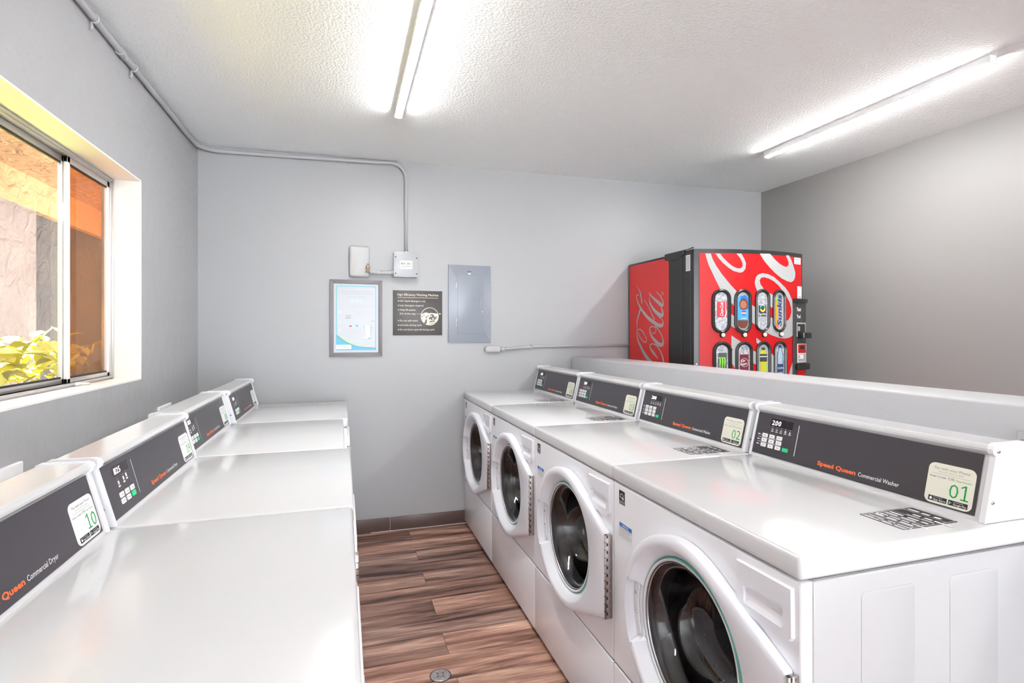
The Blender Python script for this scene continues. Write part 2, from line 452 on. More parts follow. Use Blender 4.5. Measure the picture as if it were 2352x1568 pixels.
# shrub under the window
def leaf(mb, p, L, W, az, el, roll, m='leaf'):
    M = Matrix.Translation(p) @ Matrix.Rotation(az, 4, 'Z') @ Matrix.Rotation(el, 4, 'Y') @ Matrix.Rotation(roll, 4, 'X')
    prof = [(0, .0), (.12, .30), (.3, .48), (.55, .40), (.8, .16), (1, 0)]
    mid = [(t*L, 0, -.18*L*t*t) for t, _ in prof]
    for sgn in (1, -1):
        e = [(t*L, sgn*w*W, .10*W - .18*L*t*t) for t, w in prof]
        for i in range(5):
            q = [mid[i], mid[i+1], e[i+1], e[i]] if i not in (0, 4) else ([mid[0], mid[1], e[1]] if i == 0 else [mid[4], mid[5], e[4]])
            mb.face([M @ Vector(a) for a in (q if sgn < 0 else q[::-1])], m, True)
sh = empty('garden_shrub', (-1.3, 2.4, -.1), label='bright yellow-green leafy shrub growing outside below the window', category='shrub')
b = MB()
for k in range(520):
    y = rnd.uniform(1.5, 3.0); x = rnd.uniform(-1.52, -1.10)
    top = 1.115 + .035*math.sin(y*9) + (.05 if 2.55 < y < 2.8 else 0) - max(0, y-2.75)*.25
    z = top - abs(rnd.gauss(0, .10))
    leaf(b, Vector((x, y, z+.1)), rnd.uniform(.05, .085), rnd.uniform(.045, .065), rnd.uniform(0, 2*PI), rnd.uniform(-.5, .9), rnd.uniform(-.6, .6))
sprig = [(-1.28, 2.58, 1.05), (-1.26, 2.66, 1.14), (-1.24, 2.76, 1.22), (-1.22, 2.86, 1.285)]
sprig2 = [(-1.25, 2.70, 1.06), (-1.2, 2.88, 1.13), (-1.14, 2.99, 1.20), (-1.12, 3.06, 1.225)]
for path in (sprig, sprig2):
    for i in range(9):
        t = .25 + .75*i/8; j = min(int(t*3), 2); f = t*3 - j
        p = Vector(path[j]).lerp(Vector(path[j+1]), f)
        leaf(b, p, rnd.uniform(.045, .07), rnd.uniform(.035, .05), rnd.uniform(-1.0, 1.6) + (PI if i % 2 else 0), rnd.uniform(.2, 1.1), rnd.uniform(-.5, .5))
fo = b.build('foliage', None); fo.parent = sh; fo.matrix_parent_inverse = Matrix.Translation(-Vector(sh.location)); fo['kind'] = 'stuff'
b = MB()
for path in (sprig, sprig2): b.tube(path, .003, 'stem', 6)
for k in range(12):
    y = 1.6 + k*.12; b.tube([(-1.3, y, -.1), (-1.32+.03*math.sin(k*2), y+.03, .5), (-1.28, y, 1.05)], .008, 'stem', 6)
so = b.build('stem', None); so.parent = sh; so.matrix_parent_inverse = Matrix.Translation(-Vector(sh.location))

# ------------------------------------------------------------------ washers and dryers (front faces local -y)
HW = .3435
def console(root, lz, kx, dryer):
    """raised console along the back of the lid; lz lid height, kx vertical scale"""
    prof = [(.4925, 0), (.4945, .007), (.5265, .136), (.5235, .1400), (.5190, .1445), (.5180, .150), (.5205, .156), (.5270, .1595), (.6050, .1605), (.6110, .157), (.6240, 0)]
    x0, x1 = -.345 + .006, -.345 + .666
    b = MB()
    Fp = lambda u, v, w: (w, u, lz + v*kx)
    b.prism(prof, Fp, x0, x1, 'white_enamel')
    b.box(x0+.002, x1-.002, .4935, .60, lz+.0004, lz+.0022, 'gap_dark')
    c = b.build('console_housing', root)
    cap = [(.4890, .0015), (.4905, .010), (.5225, .136), (.5150, .1425), (.5135, .151), (.5170, .1590), (.5260, .1630), (.6060, .1635), (.6140, .1590), (.6275, .0015)]
    for sx, name in ((-1, 'end_cap'), (1, 'end_cap')):
        b = MB(); xa, xb = (-.345+.0015, -.345+.010) if sx < 0 else (-.345+.662, -.345+.673)
        b.prism(cap, Fp, xa, xb, 'white_plastic')
        xo = xb if sx > 0 else xa
        for (py, pz) in ((.530, .146), (.512, .042)):
            b.lathe([(0, .0022), (.0035, .0018), (.0042, 0)], (xo, py, lz+pz*kx), (0, 1, 0), (0, 0, 1), (sx, 0, 0), 'steel', 12)
            b.box(min(xo+sx*.0018, xo+sx*.0026), max(xo+sx*.0018, xo+sx*.0026), py-.003, py+.003, lz+pz*kx-.0006, lz+pz*kx+.0006, 'gap_dark')
        b.build(name, root)
    # control panel plate on the sloped face
    P0 = Vector((-.345+.0105, .4955, lz+.0095*kx)); D = Vector((0, .0305, .126*kx)); Dn = D.normalized()
    Nn = Vector((0, -Dn.z, Dn.y)); S = .1268*kx/.14 * 1.02
    def F(u, v, w): return tuple(P0 + Vector((u, 0, 0)) + Dn*(v*S) + Nn*w)
    b = MB(); b.prism([(0, 0), (.64, 0), (.64, .14), (0, .14)], F, .0003, .0022, 'panel_dark')
    W = .0026
    b.rect(.0555, .142, .1005, .126, F, W, 'display_dark')
    for k, ch in enumerate('125' if dryer else '200'):
        b.text(ch, .061 + .0125*k, .105, .0165, F, W+.0004, 'led_pink', .0095, shear=.12)
    b.rect(.0715, .0732, .105, .1065, F, W+.0004, 'led_pink')
    b.rect(.1632, .1655, .022, .120, F, W, 'white_ink')
    if dryer:
        for x, y in ((.070, .090), (.100, .094), (.118, .098)):
            b.rect(x-.0012, x+.0012, y, y+.002, F, W, 'white_ink'); b.rect(x-.004, x+.004, y-.014, y-.004, F, W, 'white_ink'); b.rect(x-.0055, x+.0055, y-.021, y-.0165, F, W, 'white_ink')
    else:
        for x in (.067, .084, .101, .118, .135):
            b.disc(x, .0985, .0014, F, W, 'white_ink', 8)
            if x < .11:
                b.ring(x, .0905, .0022, .0036, F, W, 'white_ink', 8, PI, 2*PI); b.rect(x-.0042, x+.0042, .0915, .0925, F, W, 'white_ink')
            elif x < .12: b.disc(x, .0905, .0036, F, W, 'white_ink', 10)
            else: b.flat([(x-.004, .087), (x+.004, .087), (x, .0945)], F, W, 'white_ink')
            b.rect(x-.0048, x+.0048, .0825, .0848, F, W, 'white_ink')
        for y in (.066, .0495, .033): b.rect(.012, .022, y-.0015, y+.0018, F, W, 'white_ink'); b.disc(.0265, y, .0012, F, W, 'white_ink', 8)
        for y in (.0578, .0413): b.rect(.014, .108, y-.0005, y+.0006, F, W, 'white_ink')
    b.text('Speed Queen', .247, .0165, .0125, F, W, 'orange_ink', .117, bold=.035)
    b.text('Commercial ' + ('Dryer' if dryer else 'Washer'), .371, .0165, .0115, F, W, 'white_ink', .097 if dryer else .107, bold=.008)
    cp = b.build('control_panel', root)
    keys = [(.067, .049), (.098, .049), (.067, .032), (.098, .032), (.129, .049)] if dryer else [(x, y) for x in (.0425, .0715, .1005) for y in (.066, .0495, .033)]
    first = None
    for k, (x, y) in enumerate(keys + [(.129, .0325)]):
        g = k == len(keys)
        if first is None or g:
            b = MB(); b.prism(rr(-.0105, .0105, -.0062 if not dryer else -.0068, .0062 if not dryer else .0068, .0015, 2), lambda u, v, w: tuple(Vector(F(u, v, w)) - P0), .002, .0042, 'green_key' if g else 'key_white')
            if not g: b.rect(-.005, .005, -.0012, .0008, lambda u, v, w: tuple(Vector(F(u, v, w)) - P0), .0045, 'key_grey')
            o = b.build('key', cp)
            if g: o['label'] = 'green start key'
            else: first = o
        else:
            o = first.copy(); COL.objects.link(o); o.parent = cp
        o.location = Vector(F(x, y, 0))
    return F
def pay_sticker(root, F, num, cream=True):
    W = .0030; b = MB(); u0, u1, v0, v1 = .5375, .634, .0035, .100
    b.prism(rr(u0, u1, v0, v1, .014, 5), F, .0023, W, 'sticker_cream' if cream else 'sticker_white'); W += .0003
    uc = (u0+u1)/2
    b.text('Pay with your Phone', uc, .0855, .0062, F, W, 'ink_grey', .072, 'C')
    b.text('See room poster for details', uc, .0790, .0032, F, W, 'ink_faint', .050, 'C')
    b.rect(u0+.008, u1-.008, .0742, .0748, F, W, 'ink_faint')
    b.text('Scan Code', .5425, .0655, .0042, F, W, 'ink_black', .034)
    b.text('OR', .5805, .0648, .0066, F, W, 'ink_grey', .014)
    b.text('Enter Number', .5975, .0655, .0040, F, W, 'ink_green', .031)
    for q, ch in enumerate(num):
        uq = .5865 + q*.0215
        if ch == '1':
            b.rect(uq+.0085, uq+.0118, .0255, .060, F, W, 'ink_green'); b.rect(uq+.002, uq+.0178, .0255, .0284, F, W, 'ink_green'); b.flat([(uq+.0085, .060), (uq+.0015, .0555), (uq+.0015, .052), (uq+.0085, .0562)], F, W, 'ink_green')
        else: b.text(ch, uq, .0255, .0345, F, W, 'ink_green', .0185, bold=-.008)
    for a, t, l in ((.5465, 'App Store', 0), (.5880, 'Google Play', 1)):
        b.rect(a, a+.0385, .0085, .0205, F, W, 'ink_black')
        b.text(t, a+.0105, .0105, .0048, F, W+.0003, 'white_ink', .026, bold=.01)
        b.rect(a+.0105, a+.030, .0168, .0182, F, W+.0003, 'ink_faint')
        if l:
            b.flat([(a+.002, .0105), (a+.0055, .0145), (a+.002, .0185)], F, W+.0003, 'ink_cyan'); b.flat([(a+.0055, .0145), (a+.0085, .0145), (a+.002, .0185)], F, W+.0003, 'ink_green')
            b.flat([(a+.002, .0105), (a+.0085, .0145), (a+.0055, .0145)], F, W+.0003, 'ink_red')
        else:
            b.disc(a+.0055, .014, .0030, F, W+.0003, 'white_ink', 12); b.rect(a+.0052, a+.0064, .0172, .0188, F, W+.0003, 'white_ink')
    # frame of the blank square where the scan code goes
    return b.build('payment_sticker', root)

def lid_shell(root, z0, z1, name='lid'):
    b = MB()
    b.box(-.3445, .3445, -.0, .70, z0, z1, 'white_enamel', .009, 4)
    # slightly raised rim around the flat top
    return b.build(name, root)

def feet(r):
    for sx in (-1, 1):
        for y in (.065, .64):
            b = MB(); b.lathe([(0, 0), (.02, 0), (.02, .012), (.008, .014), (.008, .024), (0, .024)], (sx*.29, y, 0), (1, 0, 0), (0, 1, 0), (0, 0, 1), 'gap_dark', 12); b.build('foot', r)
def make_washer():
    r = empty('washing_machine')
    lid0, lid1 = .8275, .871
    # cabinet
    b = MB(); zt = lid0-.0035
    b.box(-HW, -HW+.008, .0300, .695, .022, zt, 'cabinet_white_dimmed', .003, 2); b.box(HW-.008, HW, .0300, .695, .022, zt, 'cabinet_white_dimmed', .003, 2)
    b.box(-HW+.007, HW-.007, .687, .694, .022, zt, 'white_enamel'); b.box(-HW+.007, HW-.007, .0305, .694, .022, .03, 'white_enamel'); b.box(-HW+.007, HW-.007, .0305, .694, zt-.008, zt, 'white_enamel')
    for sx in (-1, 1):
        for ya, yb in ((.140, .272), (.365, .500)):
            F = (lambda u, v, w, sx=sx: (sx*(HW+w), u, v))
            b.prism(rr(ya, yb, .12, .790, .010), F, -.002, .0013, 'cabinet_white_dimmed', .001)
    b.build('cabinet', r)
    b = MB()
    xa, xb, za, zb = -HW+.0005, HW-.0005, .293, lid0-.0035; hx_, hz_, hr = .022, .547, .186
    q4 = sorted([2*PI*k/96 for k in range(96)] + [math.atan2(z-hz_, x-hx_) % (2*PI) for x in (xa, xb) for z in (za, zb)])
    def edge(a, ins):
        dx, dz = math.cos(a), math.sin(a); t = min([((xb-ins if dx > 0 else xa+ins)-hx_)/dx] if abs(dx) > 1e-9 else [9] ); t2 = ((zb-ins if dz > 0 else za+ins)-hz_)/dz if abs(dz) > 1e-9 else 9
        t = min(t, t2); return hx_+dx*t, hz_+dz*t
    lay = [[(edge(a, 0)[0], .0285, edge(a, 0)[1]) for a in q4], [(edge(a, 0)[0], .008, edge(a, 0)[1]) for a in q4], [(edge(a, .0012)[0], .0052, edge(a, .0012)[1]) for a in q4], [(edge(a, .004)[0], .0040, edge(a, .004)[1]) for a in q4], [(hx_+hr*math.cos(a), .0040, hz_+hr*math.sin(a)) for a in q4], [(hx_+hr*math.cos(a), .0285, hz_+hr*math.sin(a)) for a in q4]]
    for A, B in zip(lay, lay[1:]):
        for k in range(len(q4)): b.face([A[k], A[(k+1) % len(q4)], B[(k+1) % len(q4)], B[k]], 'white_front_lifted')
    b.box(-HW+.004, HW-.004, .010, .0300, .286, .2925, 'gap_dark')
    b.build('front_panel', r)
    b = MB(); b.box(-HW+.0005, HW-.0005, .0040, .0285, .020, .287, 'white_front_lifted', .004, 3); b.build('lower_panel', r)
    feet(r)
    b = MB(); b.box(-HW+.01, HW-.01, .035, .045, .0, .022, 'baseboard_brown'); b.build('kick_plate', r)
    lid_shell(r, lid0, lid1)
    F = console(r, lid1, 1., False)
    # recessed pull at the upper right
    b = MB(); s = -.345
    Fq = lambda u, v, w: (s+u, .004-w, v)
    plate = [(.531, .806), (.672, .8085), (.6735, .7220), (.668, .7140), (.655, .7085), (.590, .7075), (.552, .7120), (.535, .7200), (.5305, .7270)][::-1]
    pk = rr(.552, .652, .7290, .7655, .006, 4)
    # plate with an opening: strips between outer polygon and pocket
    cx, cy = .602, .7475
    def at_ang(poly, a):
        dx, dy = math.cos(a), math.sin(a); best = 1e9
        for i in range(len(poly)):
            p, q = poly[i], poly[(i+1) % len(poly)]
            ex, ey = q[0]-p[0], q[1]-p[1]; den = dx*ey - dy*ex
            if abs(den) < 1e-12: continue
            t = ((p[0]-cx)*ey - (p[1]-cy)*ex)/den; u = ((p[0]-cx)*dy - (p[1]-cy)*dx)/den
            if t > 0 and -1e-9 <= u <= 1+1e-9: best = min(best, t)
        return (cx+dx*best, cy+dy*best)
    angs = sorted(set([round(2*PI*k/72, 5) for k in range(72)] + [round(math.atan2(p[1]-cy, p[0]-cx) % (2*PI), 5) for p in plate + pk]))
    n = len(angs); ro = [at_ang(plate, a) for a in angs]; ri = [at_ang(pk, a) for a in angs]
    shr = lambda p, k: (cx+(p[0]-cx)*k, cy+(p[1]-cy)*k)
    layers = [[Fq(*shr(p, 1.012), 0) for p in ro], [Fq(*p, .0045) for p in ro], [Fq(*shr(p, .975), .0065) for p in ro], [Fq(*shr(p, 1.03), .0065) for p in ri], [Fq(*p, .0055) for p in ri],
              [Fq(p[0], p[1], .0055-.020*max(0., min(1., (p[1]-.729)/.030))) for p in ri], ]
    for A, B in zip(layers, layers[1:]):
        for k in range(n): b.face([A[k], A[(k+1) % n], B[(k+1) % n], B[k]], 'door_plastic')
    # sloping pocket floor
    L5 = layers[5]
    b.face(L5, 'door_plastic')
    b.build('dispenser_pull', r, 'fix')
    # cut space for the pocket is avoided: the pocket floor slopes up behind the plate
    # ---- door
    CX, CZ = .367-.345, .547
    hx, hz0, hz1 = .3335, .412, .662
    R = .238
    pts = []
    # outline = hull of circle and hinge side
    def tang(px, pz, sgn):
        dx, dz = px, pz; D = math.hypot(dx, dz); a0 = math.atan2(dz, dx); a = math.acos(R/D); return a0 + sgn*a
    at = tang(hx-CX, hz1-CZ, 1); ab = tang(hx-CX, hz0-CZ, -1)
    NA = 120
    outline = []
    for k in range(NA):
        a = 2*PI*k/NA; dx, dz = math.cos(a), math.sin(a)
        aa = (a + PI) % (2*PI) - PI
        if aa > at or aa < ab: rad = R
        else:
            cand = []
            if dx > 1e-6:
                t = (hx-CX)/dx
                if hz0-CZ <= dz*t <= hz1-CZ: cand.append(t)
            for (px, pz, ta) in ((hx-CX, hz1-CZ, at), (hx-CX, hz0-CZ, ab)):
                qx, qz = R*math.cos(ta), R*math.sin(ta); ex, ez = px-qx, pz-qz
                den = dx*ez - dz*ex
                if abs(den) > 1e-9:
                    t = (qx*ez - qz*ex)/den; u = (qx*dz - qz*dx)/den
                    if t > 0 and -.001 <= u <= 1.001: cand.append(t)
            rad = min(cand) if cand else R
        outline.append((a, rad))
    def th(x): return .018 + max(0, (.3335-x))*.034
    grip0, grip1 = math.radians(162), math.radians(206)
    def ringpts(fn):
        P = []
        for a, rad in outline:
            rr_, dep = fn(a, rad); x = CX + rr_*math.cos(a); P.append((x, -(th(x)*dep[0] + dep[1]), CZ + rr_*math.sin(a)))
        return P
    ing = lambda a: grip0 < a < grip1
    L = [ringpts(lambda a, rad: (rad*.985, (0, -.003))),
         ringpts(lambda a, rad: (rad, (.75, 0))),
         ringpts(lambda a, rad: (rad-.002, (.93, 0))),
         ringpts(lambda a, rad: (rad-.007, (1, 0))),
         ringpts(lambda a, rad: (max(.224, rad-.013) if rad > R+.002 else .226, (1, .0012))),
         ringpts(lambda a, rad: ((max(.221, rad-.02) if rad > R+.002 else .2235), (1, .0015) if not ing(a) else (.25, 0))),
         ringpts(lambda a, rad: (.213, (1, .0015) if not ing(a) else (.22, 0))),
         ringpts(lambda a, rad: (.2085, (.96, 0) if not ing(a) else (.22, 0))),
         ringpts(lambda a, rad: (.197, (.55, 0) if not ing(a) else (.20, 0))),
         ringpts(lambda a, rad: (.187, (.18, 0))),
         ringpts(lambda a, rad: (.184, (0, -.002)))]
    b = MB()
    i0 = b.mi('door_plastic'); VV = [[b.bm.verts.new(p) for p in ring] for ring in L]
    for A, B in zip(VV, VV[1:]):
        for k in range(NA):
            f = b.bm.faces.new([A[k], A[(k+1) % NA], B[(k+1) % NA], B[k]]); f.material_index = i0
            kk = 2*PI*(k+.5)/NA
            f.smooth = not (abs(kk-grip0) < .06 or abs(kk-grip1) < .06)
    door = b.build('door', r, 'fix', label='round white porthole door with straight hinge side')
    # door sub-parts
    b = MB()
    b.lathe([(.1845, -.004), (.1845, .004), (.181, .0075), (.176, .0075), (.1755, 0)], (CX, 0, CZ), (1, 0, 0), (0, 0, 1), (0, -1, 0), 'glass_edge', 64, mats=['glass_edge', 'glass_edge', 'white_plastic', 'white_plastic'])
    b.lathe([(.1760, .003), (.1745, .0045), (.1715, .0040), (.170, .0), (.166, -.012)], (CX, 0, CZ), (1, 0, 0), (0, 0, 1), (0, -1, 0), 'steel', 64, mats=['steel', 'rubber_grey', 'steel', 'rubber_grey'])
    b.build('glass_rim', door)
    b = MB()
    b.lathe([(.171, .0), (.160, -.003), (.152, -.016), (.140, -.055), (.128, -.088), (.116, -.102), (.09, -.112), (.05, -.118), (0, -.120)], (CX, 0, CZ), (1, 0, 0), (0, 0, 1), (0, -1, 0), 'bowl_glass', 56)
    b.build('door_glass', door)
    b = MB()
    pa = [math.radians(165 + 38*k/8) for k in range(9)]
    poly = [(CX+.2215*math.cos(a), CZ+.2215*math.sin(a)) for a in pa] + [(CX+.200*math.cos(a), CZ+.200*math.sin(a)) for a in pa[::-1]]
    b.prism(poly, frontF, .0085, .0115, 'white_plastic', .001)
    for a in (174, 188):
        a = math.radians(a); b.lathe([(0, .0035), (.0032, .0025), (.0036, 0)], (CX+.211*math.cos(a), -.0115, CZ+.211*math.sin(a)), (1, 0, 0), (0, 0, 1), (0, -1, 0), 'steel', 10)
    a0 = math.radians(163.2); 
    b.build('door_handle', door)
    b = MB()
    b.box(hx-.0005, hx+.0045, -.0165, .0045, hz0+.001, hz1-.001, 'steel_brushed', .0006, 1)
    b.tube([(hx+.003, -.0175, hz0+.001), (hx+.003, -.0175, hz1-.001)], .0026, 'steel_brushed', 10)
    for k in range(11):
        z = hz0 + .012 + k*.0228
        b.box(hx+.0043, hx+.0050, -.0150, -.0105, z, z+.0085, 'gap_dark')
        b.box(hx-.0002, hx+.0060, -.0208, -.0140, z+.0105, z+.0115, 'gap_dark')
        b.box(hx+.0044, hx+.0050, -.005, -.002, z+.001, z+.006, 'steel')
    b.build('hinge', door)
    # drum behind the glass
    b = MB()
    b.lathe([(.1835, -.0045), (.1835, .004), (.160, .020), (.152, .045), (.156, .05)], (CX, .0, CZ), (1, 0, 0), (0, 0, 1), (0, 1, 0), 'rubber_grey', 56)
    b.build('door_gasket', r)
    b = MB()
    b.lathe([(.156, .05), (.158, .058), (.20, .075), (.235, .09), (.24, .10), (.24, .38), (.235, .395), (.20, .40), (.195, .405), (.06, .400), (.05, .385), (0, .38)], (CX, .0, CZ), (1, 0, 0), (0, 0, 1), (0, 1, 0), 'drum_steel', 56,
            mats=['steel', 'drum_steel', 'drum_steel', 'drum_steel', 'drum_steel', 'drum_steel', 'steel', 'drum_dark', 'drum_dark', 'steel', 'steel'])
    for k in range(3):
        a = math.radians(200 + 120*k)
        c, s_ = math.cos(a), math.sin(a); M = Matrix.Translation((CX, 0, CZ)) @ Matrix(((c, 0, -s_, 0), (0, 1, 0, 0), (s_, 0, c, 0), (0, 0, 0, 1)))
        b.box(.165, .239, .12, .37, -.028, .028, 'steel', .02, 3, M)
    for j in range(9):
        for k in range(40):
            a = 2*PI*(k + .5*(j % 2))/40; y = .11 + j*.03
            c, s_ = math.cos(a), math.sin(a)
            t = [Vector((CX+.2388*math.cos(a+da), y+dy, CZ+.2388*math.sin(a+da))) for da, dy in ((-.011, 0), (0, .0028), (.011, 0), (0, -.0028))]
            b.face(t, 'gap_dark')
    b.build('drum', r)
    # stickers on the front
    Ff = lambda u, v, w: (s+u, .0040-w, v)
    b = MB(); W = .0006
    u0, u1 = .036, .068
    b.prism([(u0, .7695), (u1, .7695), (u1, .808), (u0, .808)], Ff, .0001, W, 'ink_black'); W2 = W+.0003
    b.ring(u0+.016, .789, .0095, .0112, Ff, W2, 'sticker_white', 16, .2, PI-.2)
    b.stroke([(u0+.004, .788, .0006), (u0+.010, .7895, .0012), (u0+.014, .787, .001), (u0+.020, .7885, .0015)], Ff, W2, 'sticker_white', 3)
    st = []
    for k in range(10):
        a = PI/2 + k*PI/5; q = .0062 if k % 2 == 0 else .0028; st.append((u0+.0225+q*math.cos(a), .7865+q*math.sin(a)))
    b.flat(st, Ff, W2, 'sticker_white')
    b.rect(u0, u1, .7775, .7785, Ff, W2, 'sticker_white'); b.text('ENERGY STAR', (u0+u1)/2, .7718, .0038, Ff, W2, 'sticker_white', .028, 'C', bold=.01)
    b.build('energy_sticker', r, label='black and white energy rating sticker')
    b = MB(); u0, u1 = .038, .108
    b.prism([(u0, .672), (u1, .672), (u1, .7165), (u0, .7165)], Ff, .0001, W, 'sticker_white'); b.rect(u0, u1, .7045, .7165, Ff, W2, 'ink_blue')
    b.text('NOTICE', (u0+u1)/2, .7070, .0070, Ff, W2+.0002, 'white_ink', .034, 'C', bold=.02)
    for k, wd in enumerate((.066, .060, .064, .068, .058)): b.rect(u0+.001, u0+.001+wd, .7000-k*.0055, .7012-k*.0055, Ff, W2, 'ink_grey')
    b.build('notice_sticker', r, label='small white notice sticker with a blue header')
    # instruction sticker on the lid
    Fl = lambda u, v, w: (s+u, v, lid1+w)
    b = MB(); u0, u1, v0, v1 = .548, .646, .302, .455
    b.prism(rr(u0, u1, v0, v1, .004), Fl, .0001, .0006, 'ink_black'); w2 = .0009
    for (a, c, e, f) in ((u0+.003, u1-.003, v0+.003, v0+.0042), (u0+.003, u1-.003, v1-.0042, v1-.003), (u0+.003, u0+.0042, v0+.003, v1-.003), (u1-.0042, u1-.003, v0+.003, v1-.003)): b.rect(a, c, e, f, Fl, w2, 'white_ink')
    for v in (.332, .362, .392, .425): b.rect(u0+.003, u1-.003, v, v+.0014, Fl, w2, 'white_ink')
    for q, (v, hh) in enumerate(((.307, .004), (.313, .003), (.320, .005), (.337, .008), (.350, .006), (.367, .006), (.378, .009), (.397, .005), (.407, .010), (.432, .012))):
        rr2 = random.Random(q); uu = u0+.008
        while uu < u1-.016:
            wd = rr2.uniform(.014, .034); b.rect(uu, uu+wd, v, v+hh*.7, Fl, w2, 'white_ink'); uu += wd + rr2.uniform(.003, .010)
    b.rect(.552, .58, .3965, .4225, Fl, w2+.0001, 'drum_dark'); b.ring(.560, .3475, .004, .0062, Fl, w2+.0001, 'white_ink', 14)
    b.build('instruction_sticker', r, label='black and white instruction sticker on the lid')
    return r, F

def make_dryer():
    r = empty('tumble_dryer'); lid1 = .846; lid0 = .8025; s = -.345
    b = MB(); b.box(-HW, HW, .0300, .690, .022, lid0-.0035, 'white_enamel', .004, 2); b.build('cabinet', r)
    b = MB(); b.box(-HW+.0005, HW-.0005, .0040, .0285, .085, lid0-.0035, 'white_front_lifted', .004, 3); b.build('front_panel', r)
    b = MB(); b.box(-HW+.0005, HW-.0005, .0080, .0285, .020, .080, 'white_front_lifted', .003, 2); b.build('lower_panel', r)
    feet(r)
    lid_shell(r, lid0, lid1)
    F = console(r, lid1, .93, True)
    b = MB(); b.prism(rr(-.235, .24, .20, .72, .05), lambda u, v, w: (u, .004-w, v), 0, .014, 'door_plastic', .004)
    dr = b.build('door', r)
    b = MB(); b.box(.19, .215, -.022, -.012, .44, .52, 'door_plastic', .003); b.build('door_handle', dr)
    for z in (.625, .27):
        b = MB(); b.box(-.262, -.230, -.0135, .002, z, z+.065, 'steel_brushed', .001, 1)
        for k in range(3): b.box(-.2625, -.229, -.0138, .0, z+.016*(k+1), z+.016*(k+1)+.002, 'gap_dark')
        b.build('hinge', dr)
    return r, F

PW = .69
w0, FW = make_washer()
wash = [('01', 'white front-load washer marked 01, nearest the camera with its ribbed side panel showing'),
        ('02', 'white front-load washer marked 02, second from the camera beside the nearest washer'),
        ('03', 'white front-load washer marked 03, between washers marked 02 and 04'),
        ('04', 'white front-load washer marked 04, farthest in the row against the grey end wall')]
for i, (num, lab) in enumerate(wash):
    o = w0 if i == 0 else copy_tree(w0, None, ('payment_sticker',))
    o.location = (.758, YB - .009 - PW*(3-i) - .345, 0); o.rotation_euler = (0, 0, -PI/2)
    o['label'] = lab; o['category'] = 'washing machine'; o['group'] = 'front-load washers along the dividing wall'
    if i > 0: pass
roots = [o for o in COL.objects if o.parent is None and o.name.startswith('washing_machine')]
for o, (num, _) in zip(sorted(roots, key=lambda q: q.location.y), wash): pay_sticker(o, FW, num, True)
d0, FD = make_dryer()
dry = [('10', 1.3491, .0205, 'white tumble dryer marked 10, nearest the camera, its broad lid filling the lower left'),
       ('09', 2.0418, .0232, 'white tumble dryer marked 09, second from the camera, showing 125 on its display'),
       ('08', 2.7323, .0012, 'white tumble dryer third from the camera, set slightly back towards the window'),
       ('07', 3.4230, .0185, 'white tumble dryer farthest in the row, beside the grey end wall')]
for i, (num, yf, xf, lab) in enumerate(dry):
    o = d0 if i == 0 else copy_tree(d0, None, ('payment_sticker',))
    o.location = (xf, yf - .345, 0); o.rotation_euler = (0, 0, PI/2)
    o['label'] = lab; o['category'] = 'dryer'; o['group'] = 'tumble dryers under the window'
roots = [o for o in COL.objects if o.parent is None and o.name.startswith('tumble_dryer')]
for o, (num, *_r) in zip(sorted(roots, key=lambda q: q.location.y), dry): pay_sticker(o, FD, num, False)

# ------------------------------------------------------------------ vending machine
VX0, VX1, VT = 1.978, 2.765, 1.757
def vy(x): return 2.655 + .075*((x-2.40)/.42)**2
def VF(u, v, w):
    dy = 2*.075*(u-2.40)/.42**2; l = math.hypot(1, dy); return (u + dy/l*w, vy(u) - w/l, v)
CUT = (VX0, .03, 27)
vend = empty('vending_machine', ((VX0+VX1)/2, 3.1, 0), label='red and black soda vending machine in the corner behind the low dividing wall', category='vending machine')
def vp(mb, name, parent=None, **k):
    o = mb.build(name, parent or vend, **k)
    if parent is None: o.matrix_parent_inverse = Matrix.Translation(-Vector(vend.location))
    return o
b = MB()
b.box(VX0, VX1-.01, 2.985, YB-.02, .05, VT-.004, 'vend_black', .004)
b.box(VX0-.001, VX0+.02, 2.99, YB-.035, .1, VT-.018, 'vend_side_red')
FS = lambda u, v, w: (VX0-.001-w, u, v)
